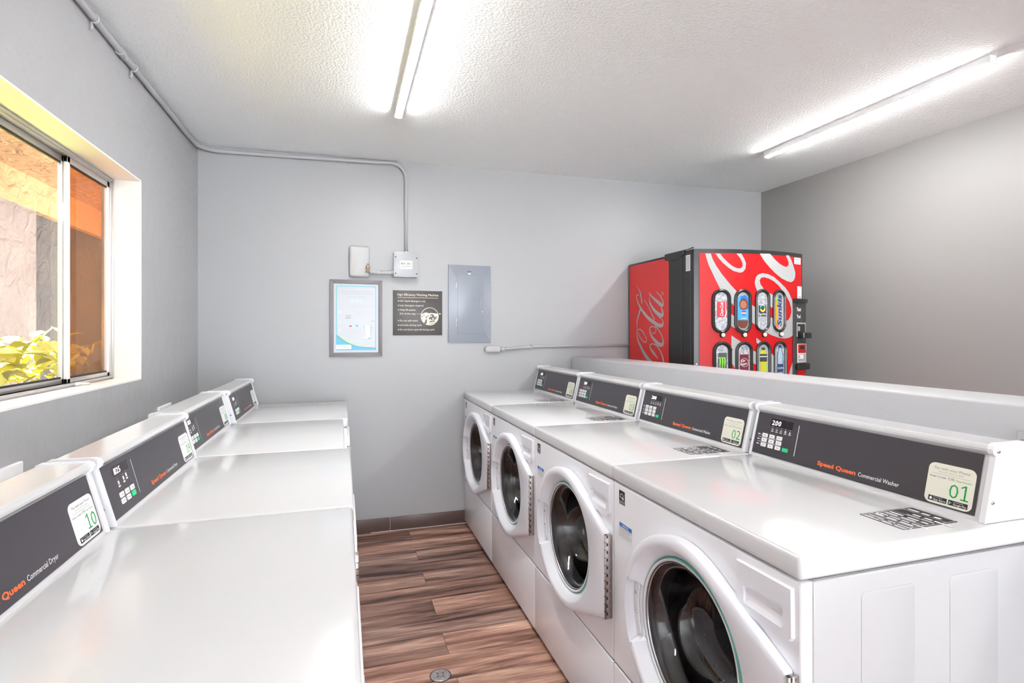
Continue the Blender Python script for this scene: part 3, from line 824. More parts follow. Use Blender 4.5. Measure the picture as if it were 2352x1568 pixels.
for st in [[[3.396,1.607,0.0005],[3.359,1.573,0.002],[3.335,1.542,0.0055],[3.321,1.505,0.007],[3.315,1.477,0.0075],[3.303,1.456,0.0015]],[[3.341,1.513,0.0005],[3.359,1.525,0.002],[3.378,1.527,0.004],[3.384,1.513,0.004],[3.374,1.488,0.0045],[3.351,1.455,0.007],[3.317,1.422,0.009],[3.28,1.393,0.011],[3.236,1.364,0.012],[3.186,1.34,0.013],[3.137,1.32,0.0125],[3.097,1.308,0.0125],[3.067,1.308,0.0115],[3.054,1.315,0.008],[3.054,1.333,0.005],[3.069,1.352,0.0025],[3.077,1.356,0.0015]],[[3.289,1.487,0.002],[3.258,1.466,0.003],[3.225,1.433,0.0035],[3.197,1.401,0.004],[3.176,1.374,0.005],[3.151,1.347,0.006]],[[3.332,1.424,0.0085],[3.351,1.391,0.0085],[3.369,1.359,0.007],[3.378,1.328,0.006],[3.375,1.287,0.0035]],[[3.369,1.287,0.0025],[3.38,1.263,0.0035],[3.374,1.235,0.0055],[3.359,1.199,0.008],[3.328,1.164,0.0105],[3.291,1.125,0.0125],[3.243,1.088,0.0145],[3.186,1.052,0.017]],[[3.372,1.281,0.002],[3.336,1.284,0.004],[3.298,1.265,0.004],[3.269,1.236,0.004],[3.252,1.211,0.004],[3.261,1.195,0.0035],[3.291,1.2,0.0035],[3.328,1.223,0.0035],[3.359,1.255,0.003],[3.372,1.281,0.002]],[[3.158,1.301,0.003],[3.186,1.303,0.004],[3.209,1.292,0.005],[3.209,1.267,0.0065],[3.186,1.236,0.009],[3.151,1.21,0.012],[3.11,1.188,0.014],[3.067,1.181,0.012],[3.05,1.198,0.009],[3.058,1.226,0.0055],[3.083,1.259,0.004],[3.114,1.286,0.004],[3.141,1.305,0.003],[3.151,1.324,0.0025]],[[3.158,1.301,0.003],[3.137,1.29,0.003],[3.141,1.267,0.003],[3.162,1.254,0.003],[3.186,1.265,0.0025]],[[3.216,1.541,0.0005],[3.214,1.524,0.005],[3.186,1.504,0.0065],[3.144,1.479,0.0095],[3.104,1.458,0.0115],[3.067,1.439,0.013],[3.05,1.448,0.0065],[3.06,1.474,0.0055],[3.09,1.506,0.004],[3.134,1.533,0.0015]],[[3.211,1.502,0.0025],[3.216,1.483,0.0045],[3.204,1.456,0.0075],[3.172,1.423,0.0095],[3.131,1.395,0.0125],[3.09,1.377,0.014],[3.058,1.374,0.0105],[3.057,1.396,0.0085],[3.073,1.423,0.0055]],[[3.104,1.372,0.0075],[3.077,1.352,0.0035]],[[3.107,1.083,0.0005],[3.131,1.103,0.0065],[3.165,1.126,0.01],[3.197,1.15,0.0075],[3.209,1.173,0.005],[3.193,1.184,0.003],[3.162,1.185,0.0035],[3.124,1.173,0.0045],[3.09,1.147,0.0045],[3.064,1.115,0.006],[3.05,1.086,0.0075],[3.044,1.057,0.0085]],[[3.294,1.078,0.0005],[3.269,1.06,0.006],[3.258,1.045,0.008]]]: b.stroke([tuple(p) for p in st], FS, .0008 , 'vend_white', 6)
b.ring(3.058, 1.515, .009, .0115, FS, .0008, 'vend_white', 16); b.text('R', 3.062, 1.510, .009, lambda u, v, w: FS(2*3.058-u, v, w), .0008, 'vend_white', .007)
for z in (.05,): b.box(VX0+.02, VX1-.03, 2.80, YB-.05, 0, .05, 'vend_black')
cab = vp(b, 'cabinet')
# door body (curved front) 
b = MB()
n = 26; xs = [VX0 + (VX1-VX0)*k/n for k in range(n+1)]
poly = [(x, vy(x)) for x in xs] + [(VX1, 2.98), (VX0, 2.98)]
b.prism(poly, XYZ, .06, VT, 'vend_black')
b.box(VX0-.002, VX0+.03, 2.845, 2.852, .06, VT-.01, 'vend_grey'); 
b.box(VX0-.0015, VX0+.01, 2.755, 2.765, .06, VT-.01, 'vend_grey')
b.prism(rr(2.764, 2.807, 1.632, 1.728, .002), FS, -.0005, .0012, 'sticker_white')
for k in range(9): b.rect(2.769+.0042*k, 2.7705+.0042*k, 1.638, 1.722, FS, .0016, 'ink_grey')
b.prism([(3.028, 1.757), (3.028, 1.724), (2.985, 1.717), (2.90, 1.717), (2.855, 1.722), (2.832, 1.735), (2.812, 1.760), (2.735, 1.768), (2.735, 1.7635), (3.028, 1.7635)][::-1], FS, -.004, .004, 'vend_black')
b.lathe([(0, .003), (.004, .002), (.005, 0)], (VX0-.005, 2.829, 1.7455), (0, 1, 0), (0, 0, 1), (-1, 0, 0), 'steel', 10)
dv = vp(b, 'door')
# illuminated-style front graphic
b = MB()
X0, X1, Z1 = 2.006, 2.752, 1.732
def rpoly():
    return [(X0, .10), (2.658, .10), (2.658, 1.471), (X1, 1.471), (X1, Z1), (X0, Z1)]
b.flat(rpoly(), VF, .003, 'vend_red', CUT)
for p in [[[2.04,1.729],[2.045,1.707],[2.058,1.664],[2.078,1.62],[2.098,1.577],[2.126,1.521],[2.154,1.481],[2.189,1.443],[2.21,1.42],[2.235,1.397],[2.277,1.359],[2.326,1.324],[2.326,1.323],[2.35,1.308],[2.385,1.285],[2.432,1.261],[2.47,1.246],[2.519,1.233],[2.548,1.227],[2.578,1.225],[2.61,1.228],[2.634,1.233],[2.661,1.246],[2.657,1.379],[2.655,1.424],[2.652,1.462],[2.622,1.506],[2.586,1.539],[2.537,1.571],[2.491,1.599],[2.443,1.615],[2.401,1.619],[2.373,1.61],[2.355,1.594],[2.347,1.56],[2.352,1.537],[2.364,1.512],[2.401,1.463],[2.46,1.42],[2.479,1.411],[2.505,1.4],[2.505,1.479],[2.48,1.491],[2.445,1.505],[2.414,1.523],[2.389,1.551],[2.382,1.574],[2.392,1.59],[2.414,1.595],[2.45,1.588],[2.491,1.572],[2.533,1.545],[2.563,1.517],[2.594,1.489],[2.626,1.45],[2.642,1.413],[2.644,1.379],[2.642,1.385],[2.634,1.361],[2.614,1.339],[2.59,1.333],[2.537,1.334],[2.482,1.348],[2.457,1.356],[2.401,1.381],[2.37,1.402],[2.347,1.415],[2.325,1.43],[2.277,1.469],[2.226,1.508],[2.194,1.54],[2.165,1.573],[2.134,1.611],[2.103,1.656],[2.083,1.694],[2.071,1.729]],[[2.382,1.736],[2.417,1.692],[2.457,1.655],[2.505,1.62],[2.555,1.593],[2.606,1.577],[2.642,1.573],[2.668,1.585],[2.681,1.607],[2.684,1.634],[2.663,1.678],[2.642,1.712],[2.622,1.738],[2.592,1.736],[2.606,1.715],[2.618,1.694],[2.616,1.676],[2.598,1.665],[2.571,1.669],[2.537,1.682],[2.501,1.704],[2.46,1.738]],[[2.099,1.729],[2.118,1.7],[2.144,1.672],[2.175,1.647],[2.207,1.627],[2.249,1.617],[2.268,1.623],[2.284,1.641],[2.288,1.675],[2.277,1.7],[2.257,1.732],[2.226,1.731],[2.251,1.702],[2.265,1.674],[2.265,1.654],[2.251,1.643],[2.229,1.644],[2.199,1.657],[2.17,1.68],[2.144,1.705],[2.126,1.729]],[[2.191,1.373],[2.211,1.36],[2.3,1.316],[2.3,1.277],[2.249,1.272],[2.222,1.283],[2.191,1.303]],[[2.194,1.245],[2.253,1.208],[2.33,1.157],[2.355,1.146],[2.399,1.122],[2.399,1.039],[2.358,1.069],[2.332,1.082],[2.291,1.093],[2.263,1.016],[2.235,1.016],[2.218,1.046],[2.194,1.086],[2.194,1.151],[2.205,1.161],[2.194,1.168]],[[2.463,1.141],[2.491,1.121],[2.519,1.094],[2.519,0.958],[2.46,0.96]],[[2.358,1.231],[2.39,1.21],[2.414,1.182],[2.385,1.182],[2.359,1.203]],[[2.665,1.094],[2.651,1.07],[2.634,1.036],[2.618,0.991],[2.676,0.989],[2.681,1.031],[2.67,1.037]]]: b.flat([tuple(q) for q in p], VF, .0040, 'vend_white', CUT)
b.rrect(2.672, 2.738, 1.688, 1.7285, .002, VF, .0046, 'sticker_white'); b.rect(2.681, 2.729, 1.7135, 1.7205, VF, .0050, 'poster_teal'); b.rect(2.681, 2.729, 1.694, 1.700, VF, .0050, 'poster_teal')
b.rrect(2.703, 2.750, 1.476, 1.551, .002, VF, .0046, 'sticker_white'); b.rect(2.712, 2.742, 1.481, 1.487, VF, .0050, 'orange_ink'); b.disc(2.728, 1.512, .003, VF, .0050, 'ink_black', 8)
b.lathe([(0, .003), (.005, .002), (.006, 0)], VF(1.993, 1.075, .0005), (1, 0, 0), (0, 0, 1), (0, -1, 0), 'white_ink', 10)
gp = vp(b, 'front_graphic', dv)
OV = [((2.077, 2.189, 1.257, 1.52), (2.094, 2.169, 1.275, 1.501)), ((2.211, 2.323, 1.257, 1.522), (2.229, 2.305, 1.277, 1.502)), ((2.349, 2.455, 1.267, 1.524), (2.364, 2.438, 1.279, 1.505)), ((2.48, 2.586, 1.265, 1.523), (2.496, 2.571, 1.28, 1.506))]
LOW = [((2.083, 2.194, 1.209), (2.101, 2.174, 1.189)), ((2.218, 2.33, 1.209), (2.236, 2.313, 1.19)), ((2.356, 2.462, 1.21), (2.371, 2.445, 1.191)), ((2.489, 2.596, 1.209), (2.503, 2.576, 1.194))]
BTN = [(2.138, 1.247), (2.275, 1.248), (2.414, 1.249), (2.547, 1.252)]
wins = [(o, i) for o, i in OV] + [((a[0], a[1], a[2]-.265, a[2]), (c[0], c[1], c[2]-.229, c[2])) for a, c in LOW]
def stad(x0, x1, z0, z1, n=12):
    r = (x1-x0)/2; cx = (x0+x1)/2
    return [(cx + r*math.cos(PI*k/n), z1-r + r*math.sin(PI*k/n)) for k in range(n+1)] + [(cx + r*math.cos(PI+PI*k/n), z0+r + r*math.sin(PI+PI*k/n)) for k in range(n+1)]
prods = ['cola', 'pepsi', 'sprite', 'sunkist', 'monster', 'pepper', 'yellow', 'water']
def clipstad(poly, x0, x1): return [(min(max(x, x0), x1), z) for x, z in poly]
for k, ((a0, a1, a2, a3), (i0, i1, i2, i3)) in enumerate(wins):
    b = MB(); O, I = stad(a0, a1, a2, a3), stad(i0, i1, i2, i3); N = len(O)
    mid = [((p[0]+q[0])/2, (p[1]+q[1])/2) for p, q in zip(O, I)]
    lay = [[VF(*p, .003) for p in O], [VF(*p, .012) for p in O], [VF(*p, .016) for p in mid], [VF(*p, .010) for p in I], [VF(*p, .004) for p in I]]
    for A, B in zip(lay, lay[1:]):
        for j in range(N): b.face([A[j], A[(j+1) % N], B[(j+1) % N], B[j]], 'vend_black', True)
    for sx in (a0+.009, a1-.009): b.lathe([(0, .002), (.003, .001), (.0035, 0)], VF(sx, (a2+a3)/2, .0135), (1, 0, 0), (0, 0, 1), (0, -1, 0), 'vend_grey', 8)
    sw = b.build('selection_window', dv, label='selection window with ' + {'cola': 'a red cola label on ice', 'pepsi': 'a blue cola bottle', 'sprite': 'a lemon-lime label on ice', 'sunkist': 'slanted orange soda lettering', 'monster': 'a black can with green claw marks', 'pepper': 'a maroon can', 'yellow': 'a yellow sports drink bottle', 'water': 'a blue water bottle'}[prods[k]])
    b = MB(); cx = (i0+i1)/2; w_ = i1-i0; e = .0052; f2 = .0056; f3 = .0060; f4 = .0064
    b.flat(I, VF, .0048, 'ice' if prods[k] not in ('pepsi', 'sunkist', 'yellow') else 'vend_white')
    R_ = lambda x0, x1, z0, z1, w, m: b.rect(i0+w_*x0, i0+w_*x1, z0, z1, VF, w, m)
    p = prods[k]
    if p == 'cola':
        R_(.17, .95, 1.352, 1.444, e, 'cola_red'); cxx = i0+w_*.50
        b.text('Coca-Cola', cxx+.012, 1.357, .020, VF, f2, 'white_ink', .082, shear=.35, rot=PI/2, bold=.012)
        b.stroke([(i0+w_*.80, 1.354, .004), (i0+w_*.90, 1.375, .003), (i0+w_*.85, 1.41, .0015), (i0+w_*.86, 1.442, .0015)], VF, f2, 'white_ink', 4)
    elif p == 'pepsi':
        b.flat([(i0+.002, 1.472), (cx+.018, 1.486), (i1-.001, 1.46), (i1-.001, 1.34), (i0+.001, 1.34)], VF, e, 'pepsi_blue')
        b.flat([(i0+.0015, 1.47), (i0+w_*.3, 1.478), (i0+w_*.2, 1.335), (i0+.001, 1.335)], VF, f2, 'pepsi_light')
        b.flat([(i0+.004, 1.338), (i1-.003, 1.338), (i1-.006, 1.305), (cx+.016, 1.287), (cx-.012, 1.287), (i0+.006, 1.303)], VF, e, 'cola_brown')
        b.disc(cx+.004, 1.430, .029, VF, f3, 'cola_brown', 20, .034); b.disc(cx+.002, 1.428, .021, VF, f4, 'cola_bubble', 18, .024)
        R_(.12, .98, 1.335, 1.40, f2, 'pepsi_light')
        b.disc(cx+.006, 1.378, .016, VF, f3, 'white_ink', 18, .013); b.flat([(cx+.006+.016*math.cos(PI*q/10), 1.381+.011*math.sin(PI*q/10)) for q in range(11)], VF, f4, 'cola_red')
        b.flat([(cx+.006+.016*math.cos(PI+PI*q/10), 1.374+.010*math.sin(PI+PI*q/10)) for q in range(11)], VF, f4, 'pepsi_blue')
        b.text('pepsi', cx+.006, 1.343, .010, VF, f4, 'white_ink', .034, 'C', bold=.01)
    elif p == 'sprite':
        R_(.14, .90, 1.36, 1.425, e, 'sprite_navy')
        b.ring(cx+.002, 1.408, .010, .020, VF, f2, 'sprite_green', 18, .3, PI*1.1); b.ring(cx+.002, 1.405, .009, .020, VF, f3, 'ink_yellow', 18, PI*1.05, 2*PI+.3); b.ring(cx+.002, 1.407, .019, .0215, VF, f4, 'white_ink', 20, .4, 2.8)
        b.text('Sprite', cx, 1.366, .016, VF, f3, 'white_ink', .052, 'C', bold=.01, rot=.05); R_(.2, .85, 1.333, 1.356, e, 'vend_white'); R_(.15, .88, 1.328, 1.331, e, 'key_grey')
    elif p == 'sunkist':
        R_(.02, .33, 1.33, 1.45, e, 'sunkist_orange'); b.flat([(i0+.002, 1.45), (i0+w_*.4, 1.47), (i0+w_*.2, 1.48), (i0+.004, 1.47)], VF, e, 'monster_green')
        b.flat([(i0+.002, 1.325), (i0+w_*.5, 1.30), (i0+w_*.4, 1.288), (i0+.008, 1.30)], VF, e, 'orange_ink')
        b.text('Sunkist'[:6], cx+.018, 1.300, .036, VF, f2, 'sunkist_navy', .190, rot=PI/2, shear=.25, bold=.03)
    elif p == 'monster':
        b.prism([(i0+w_*.16, i2+.004), (i0+w_*.88, i2+.004), (i0+w_*.88, 1.135), (i0+w_*.82, 1.142), (i0+w_*.22, 1.142), (i0+w_*.16, 1.135)], VF, .0050, .0054, 'label_dark')
        for q, (xx, l_) in enumerate(((.30, .062), (.50, .078), (.69, .064))):
            xx = i0+w_*xx; b.stroke([(xx-.008, 1.110, .0012), (xx, 1.113, .003), (xx+.003, 1.09, .0042), (xx+.001, 1.07, .003), (xx+.002, 1.111-l_, .0006)], VF, f3, 'monster_green', 4)
        b.rect(i0+w_*.25, i0+w_*.78, 1.1105, 1.1135, VF, f3, 'monster_green')
    elif p == 'pepper':
        R_(.13, .90, i2+.004, 1.132, e, 'pepper_maroon'); b.ring(cx+.002, 1.083, .024, .0258, VF, f2, 'white_ink', 24)
        b.text('Dr', cx-.004, 1.087, .015, VF, f3, 'white_ink', .026, 'C', bold=.03, rot=.15); b.text('Pepper', cx-.002, 1.070, .013, VF, f3, 'white_ink', .042, 'C', bold=.025, rot=.15)
    elif p == 'yellow':
        R_(.33, .68, 1.157, 1.172, e, 'label_dark')
        b.flat([(i0+w_*.36, 1.157), (i0+w_*.66, 1.157), (i0+w_*.86, 1.133), (i0+w_*.86, 1.085), (i0+w_*.82, 1.075), (i0+w_*.86, i2+.01), (i0+w_*.20, i2+.01), (i0+w_*.22, 1.075), (i0+w_*.16, 1.085), (i0+w_*.16, 1.133)], VF, e, 'drink_yellow')
        R_(.14, .88, 1.087, 1.133, f2, 'label_dark'); R_(.14, .88, 1.115, 1.120, f3, 'white_ink')
    else:
        b.flat([(i0+w_*.36, 1.186), (i0+w_*.66, 1.186), (i0+w_*.66, 1.165), (i0+w_*.90, 1.130), (i0+w_*.90, i2+.01), (i0+w_*.16, i2+.01), (i0+w_*.16, 1.130), (i0+w_*.36, 1.165)], VF, e, 'water_navy')
        b.flat([(i0+w_*.40, 1.168), (i0+w_*.62, 1.168), (i0+w_*.82, 1.125), (i0+w_*.82, i2+.01), (i0+w_*.24, i2+.01), (i0+w_*.24, 1.125)], VF, f2, 'water_blue')
        R_(.16, .90, 1.02, 1.070, f3, 'water_navy'); b.text('DASANI', cx+.002, 1.040, .012, VF, f4, 'white_ink', .050, 'C')
    b.build('product_picture', sw)
for k, (x, z) in enumerate(BTN + [(x, .95) for x, _ in BTN]):
    b = MB(); O = VF(x, z, .002)
    b.lathe([(.0165, 0), (.0165, .008), (.0135, .011), (.0125, .010)], O, (1, 0, 0), (0, 0, 1), (0, -1, 0), 'vend_black', 20)
    b.lathe([(.0125, .004), (.0125, .014), (.0105, .016), (.006, .0165), (.0055, .0158), (0, .0158)], O, (1, 0, 0), (0, 0, 1), (0, -1, 0), 'button_cream', 20)
    b.build('selection_button', dv)
# payment column on the right
b = MB(); C2 = (VX0, .03, 30)
def vbox(u0, u1, v0, v1, w0, w1, m, r=.003, bev=.002): b.prism(rr(u0, u1, v0, v1, r, 2), VF, w0, w1, m, bev)
vbox(2.656, 2.786, .10, 1.471, .0, .012, 'vend_grey')
vbox(2.654, 2.790, 1.447, 1.473, .012, .022, 'vend_black')
b.text('Thank', 2.684, 1.396, .022, VF, .0126, 'white_ink', .046, bold=.03); b.text('You!', 2.684, 1.352, .022, VF, .0126, 'white_ink', .040, bold=.03)
vbox(2.684, 2.782, 1.236, 1.324, .012, .0145, 'key_grey'); vbox(2.688, 2.768, 1.240, 1.315, .0145, .0160, 'vend_black')
b.rect(2.690, 2.712, 1.272, 1.300, VF, .0166, 'vend_white')
vbox(2.694, 2.784, 1.226, 1.262, .014, .050, 'vend_black', .004, .004)
b.rect(2.6955, 2.699, 1.230, 1.258, VF, .0508, 'white_ink')
vbox(2.690, 2.784, 1.074, 1.192, .012, .0150, 'sticker_cream'); vbox(2.694, 2.776, 1.134, 1.188, .0150, .0165, 'vend_red'); b.rect(2.712, 2.758, 1.158, 1.178, VF, .0170, 'vend_black')
b.rect(2.694, 2.776, 1.080, 1.128, VF, .0156, 'key_grey'); b.rect(2.698, 2.750, 1.098, 1.124, VF, .0160, 'sticker_white'); b.ring(2.708, 1.111, .004, .008, VF, .0164, 'ink_black', 12, .6, 5.6)
vbox(2.672, 2.800, 1.030, 1.068, .012, .030, 'vend_black'); vbox(2.69, 2.776, .80, 1.028, .012, .016, 'vend_red')
b.build('payment_panel', dv)
b = MB(); b.prism(rr(2.05, 2.62, .22, .42, .02), VF, .003, .02, 'vend_black', .004); b.build('delivery_bin', dv)

# ------------------------------------------------------------------ things on the far wall
def wallF(x0, z0): return lambda u, v, w: (x0+u, YB-w, z0+v)
# framed poster
fr = empty('framed_poster', (.073, YB, 1.115), label='dark-framed white poster with blue wave and numbered steps, left on the grey wall', category='poster')
def wpart(mb, name, root, **k):
    o = mb.build(name, root, **k); o.matrix_parent_inverse = Matrix.Translation(-Vector(root.location)); return o
F = wallF(-.084, 1.114); PWd, PH = .315, .476; fw = .0235
b = MB()
for poly in ([(0, 0), (PWd, 0), (PWd-fw, fw), (fw, fw)], [(0, PH), (fw, PH-fw), (PWd-fw, PH-fw), (PWd, PH)], [(0, 0), (fw, fw), (fw, PH-fw), (0, PH)], [(PWd, 0), (PWd, PH), (PWd-fw, PH-fw), (PWd-fw, fw)]):
    b.prism(poly, F, 0, .016, 'frame_taupe', .0015)
wpart(b, 'frame', fr)
b = MB()
b.prism([(fw-.001, fw-.001), (PWd-fw+.001, fw-.001), (PWd-fw+.001, PH-fw+.001), (fw-.001, PH-fw+.001)], F, .001, .008, 'poster_white')
w1, w2, w3, w4 = .0084, .0087, .0090, .0093
l, r_, bt, tp = .037, PWd-.037, .038, PH-.038
for q in ((l, r_, tp-.006, tp), (l, r_, bt, bt+.006), (l, l+.006, bt, tp), (r_-.006, r_, bt, tp)): b.rect(*q, F, w1, 'poster_teal')
cv = [(l+.006, .130), (.07, .105), (.11, .080), (.16, .063), (.21, .056), (r_-.006, .052)]
b.flat([(l, bt), (r_, bt)] + [(r_, .052)] + cv[::-1] + [(l, .130)], F, w2, 'poster_blue')
b.stroke([(x, z, .0045 if i < 3 else .0015) for i, (x, z) in enumerate(cv)], F, w3, 'poster_green', 5)
b.stroke([(.085, .098, .001), (.13, .095, .003), (.19, .098, .003), (.24, .112, .003), (r_-.006, .126, .001)], F, w2, 'poster_light', 5)
b.rect(l+.001, .128, .045, .072, F, w3, 'sticker_white'); b.text('readyto', .049, .054, .010, F, w4, 'ink_grey', .06)
for k, x in enumerate((.134, .159, .184)): b.ring(x, .345, .0065, .0095, F, w2, 'poster_light', 16); b.text(str(k+1), x, .3405, .009, F, w2, 'poster_light', .005, 'C', bold=.01)
for k, z in enumerate((.276, .213, .164)): b.disc(.058, z, .0072, F, w2, 'poster_light', 14); b.text(str(k+1), .058, z-.0035, .007, F, w3, 'white_ink', .004, 'C')
for z, a, c, h in ((.402, .065, .255, .004), (.388, .062, .26, .004), (.368, .09, .225, .003), (.318, .10, .25, .0015), (.307, .13, .25, .0015), (.293, .13, .16, .0015), (.277, .14, .25, .0015), (.268, .15, .2, .0015), (.168, .075, .185, .0012), (.158, .075, .185, .0012), (.148, .075, .175, .0012), (.138, .08, .18, .0012), (.127, .08, .15, .0012)):
    b.rect(a, c, z, z+h*.6, F, w2, 'ink_faint')
b.rect(.093, .125, .248, .256, F, w2, 'ink_faint'); b.rect(.093, .125, .234, .244, F, w2, 'ink_faint')
b.rect(.116, .130, .184, .192, F, w2, 'ink_red'); b.rect(.155, .168, .184, .196, F, w2, 'poster_blue'); b.rect(.246, .268, .218, .221, F, w2, 'ink_grey')
b.rrect(.208, .243, .108, .200, .008, F, w2, 'sticker_white'); b.rect(.210, .241, .198, .205, F, w3, 'poster_light'); b.rect(.215, .236, .186, .189, F, w3, 'poster_light')
b.stroke([(.206, .195, .0015), (.205, .16, .0015), (.215, .115, .001)], F, w3, 'ink_faint', 3); b.stroke([(.247, .195, .002), (.246, .15, .002), (.252, .12, .001)], F, w3, 'ink_faint', 3)
wpart(b, 'poster_sheet', fr)

# high efficiency sign
hs = empty('instruction_sign', (.455, YB, 1.243), label='dark square sign headed High Efficiency Washing Machine on the grey wall', category='sign')
F = wallF(.298, 1.2445); SW, SH = .316, .287
b = MB(); b.prism([(0, 0), (SW, 0), (SW, SH), (0, SH)], F, 0, .006, 'sign_dark', .0008)
k_ = SW/1535
def sx(px): return (px-98)*k_
def sy(py): return SH - (py-100)*SH/1390
w1 = .0066
b.text('High Efficiency Washing Machine', sx(225), sy(262), .0150, F, w1, 'sign_cream', sx(1505)-sx(225))
b.rect(sx(235), sx(1500), sy(326), sy(316), F, w1, 'sign_cream')
for py, t, xe in ((450, 'H.E. liquid detergent only', 1100), (588, 'Less detergent required', 1035), (728, 'Only fill washer', 805), (845, '2/3 of the way', 795), (1060, 'Do not add water', 870), (1200, 'Lid locks during cycle', 985), (1338, 'Do not force open lid during cycle', 1385)):
    b.text(t, sx(305), sy(py), .0118, F, w1, 'sign_cream', sx(xe)-sx(305))
    if py != 845: b.disc(sx(262), sy(py-22), .0034, F, w1, 'sign_cream', 12)
ccx, ccy, cr = sx(1237), sy(900), .0580
b.ring(ccx, ccy, cr-.0032, cr, F, w1, 'sign_cream', 40)
low = [(ccx+(cr-.002)*math.cos(a), ccy+(cr-.002)*math.sin(a)) for a in [math.radians(180-10+q*(200/24)) for q in range(25)]]
b.flat(low + [(sx(1480), sy(810)), (sx(1380), sy(800)), (sx(1290), sy(790)), (sx(1200), sy(800)), (sx(1140), sy(775)), (sx(1060), sy(790))], F, w1, 'sign_cream')
for pts in ([(1030, 1140), (1140, 1130), (1150, 1000), (1110, 980), (1080, 1080), (1060, 1100)], [(1210, 1090), (1410, 1050), (1390, 1020), (1250, 1040)], [(1240, 860), (1300, 820), (1360, 850), (1380, 900), (1480, 910), (1430, 990), (1330, 1010), (1230, 1005), (1200, 960), (1250, 920)], [(1160, 840), (1190, 860), (1205, 920), (1180, 910)], [(970, 880), (1020, 900), (1030, 930), (975, 910)], [(1040, 830), (1070, 850), (1060, 890), (1040, 870)], [(1095, 915), (1150, 900), (1160, 940), (1110, 950)]):
    b.flat([(sx(x), sy(y)) for x, y in pts], F, w1+.0003, 'sign_dark')
for x, y, q in ((1285, 890, 26), (1340, 965, 26), (1405, 910, 15), (1255, 990, 14), (1435, 950, 13)): b.disc(sx(x), sy(y), q*k_, F, w1+.0006, 'sign_cream', 12)
for k in range(5): b.rect(sx(1230+k*45), sx(1245+k*45), sy(1165-k*12), sy(1110-k*12), F, w1+.0003, 'sign_dark')
b.rect(sx(820), sx(1550), sy(822), sy(815), F, w1+.0004, 'sign_cream'); b.flat([(sx(1545), sy(848)), (sx(1592), sy(815)), (sx(1545), sy(785))], F, w1+.0004, 'sign_cream')
o = b.build('sign_board', hs); o.matrix_parent_inverse = Matrix.Translation(-Vector(hs.location))

# breaker panel
bp = empty('breaker_panel', (.797, YB, 1.196), label='flat blue-grey electrical breaker panel with small latch', category='electrical panel')
F = wallF(.654, 1.1955)
b = MB(); b.prism(rr(0, .287, 0, .512, .002), F, 0, .012, 'panel_bluegrey', .002); 
for x, z in ((.008, .31), (.008, .11), (.279, .11), (.279, .40)): b.lathe([(0, .002), (.003, .0015), (.004, 0)], F(x, z, .012), (1, 0, 0), (0, 0, 1), (0, -1, 0), 'panel_bluegrey', 8)
b.rect(.128, .137, .468, .473, F, .0124, 'ink_black'); b.rect(.140, .156, .469, .472, F, .0124, 'ink_black'); b.rect(.132, .150, .452, .459, F, .0124, 'white_ink')
for (xx, zz) in ((.053, .36), (.056, .375), (.054, .13), (.055, .105), (.056, .14)): b.rect(xx-.003, xx+.001, zz, zz+.02, F, .0124, 'cover_plate')
wpart(b, 'cover', bp)
b = MB(); b.prism(rr(.060, .238, .062, .448, .003), F, .012, .0145, 'panel_bluegrey', .001)
do = wpart(b, 'door', bp)
b = MB(); F2 = F
b.prism(rr(.206, .226, .226, .295, .002), F, .0145, .0165, 'panel_bluegrey', .001); b.disc(.228, .205, .0035, F, .0150, 'white_ink', 10)
o = b.build('latch', do)

# conduit from corner to junction box
def arc(c, r, a0, a1, U, V, n=8):
    c, U, V = Vector(c), Vector(U), Vector(V); return [c + U*r*math.cos(a0+(a1-a0)*k/n) + V*r*math.sin(a0+(a1-a0)*k/n) for k in range(n+1)]
cz = 2.322; cr_ = .0115
cd = empty('electrical_conduit', (.38, YB-.013, 1.785), label='painted grey conduit running under the ceiling, around the corner and down to the junction box', category='conduit')
def cpart(mb, name, **k):
    o = mb.build(name, cd, **k); o.matrix_parent_inverse = Matrix.Translation(-Vector(cd.location)); return o
cxw, cyw = XL+.014, YB-.014
path = [Vector((cxw, YF+.02, 2.300)), Vector((cxw, 1.0, 2.302)), Vector((cxw, 2.40, 2.305)), Vector((cxw, 3.30, 2.312))]
path += arc((cxw+.11, cyw-.11, 2.315), .11, PI, PI/2, (1, 0, 0), (0, 1, 0))
path += [Vector((-.3, cyw, 2.322)), Vector((.20, cyw, 2.333))]
path += arc((.285, cyw, 2.2440), .095, PI/2+.25, 0, (1, 0, 0), (0, 0, 1), 9)
path += [Vector((.38, cyw, 2.1)), Vector((.38, cyw, 1.785))]
b = MB(); b.tube(path, cr_, 'conduit_paint', 12); cpart(b, 'pipe')
for y in (2.12, 2.47):
    b = MB(); b.tube(arc((cxw, y, 2.303), cr_+.003, PI*.6, -PI*.65, (1, 0, 0), (0, 0, 1), 8) + [Vector((cxw-.004, y, 2.275)), Vector((cxw-.008, y, 2.262))], .004, 'conduit_paint', 8); cpart(b, 'pipe_strap')
b = MB(); b.tube([(cxw, 2.335, 2.3045), (cxw, 2.345, 2.3045), (cxw, 2.375, 2.3045), (cxw, 2.385, 2.3045)], .0165, 'conduit_paint', 14, rf=lambda t: .0165 if t in (0., 1.) else .0145); b.tube([(cxw+.012, 2.36, 2.29), (cxw+.016, 2.36, 2.283)], .004, 'conduit_paint', 8); cpart(b, 'coupling')
b = MB(); b.tube([(.38, cyw, 1.765), (.38, cyw, 1.787)], .0135, 'steel', 12); cpart(b, 'connector')

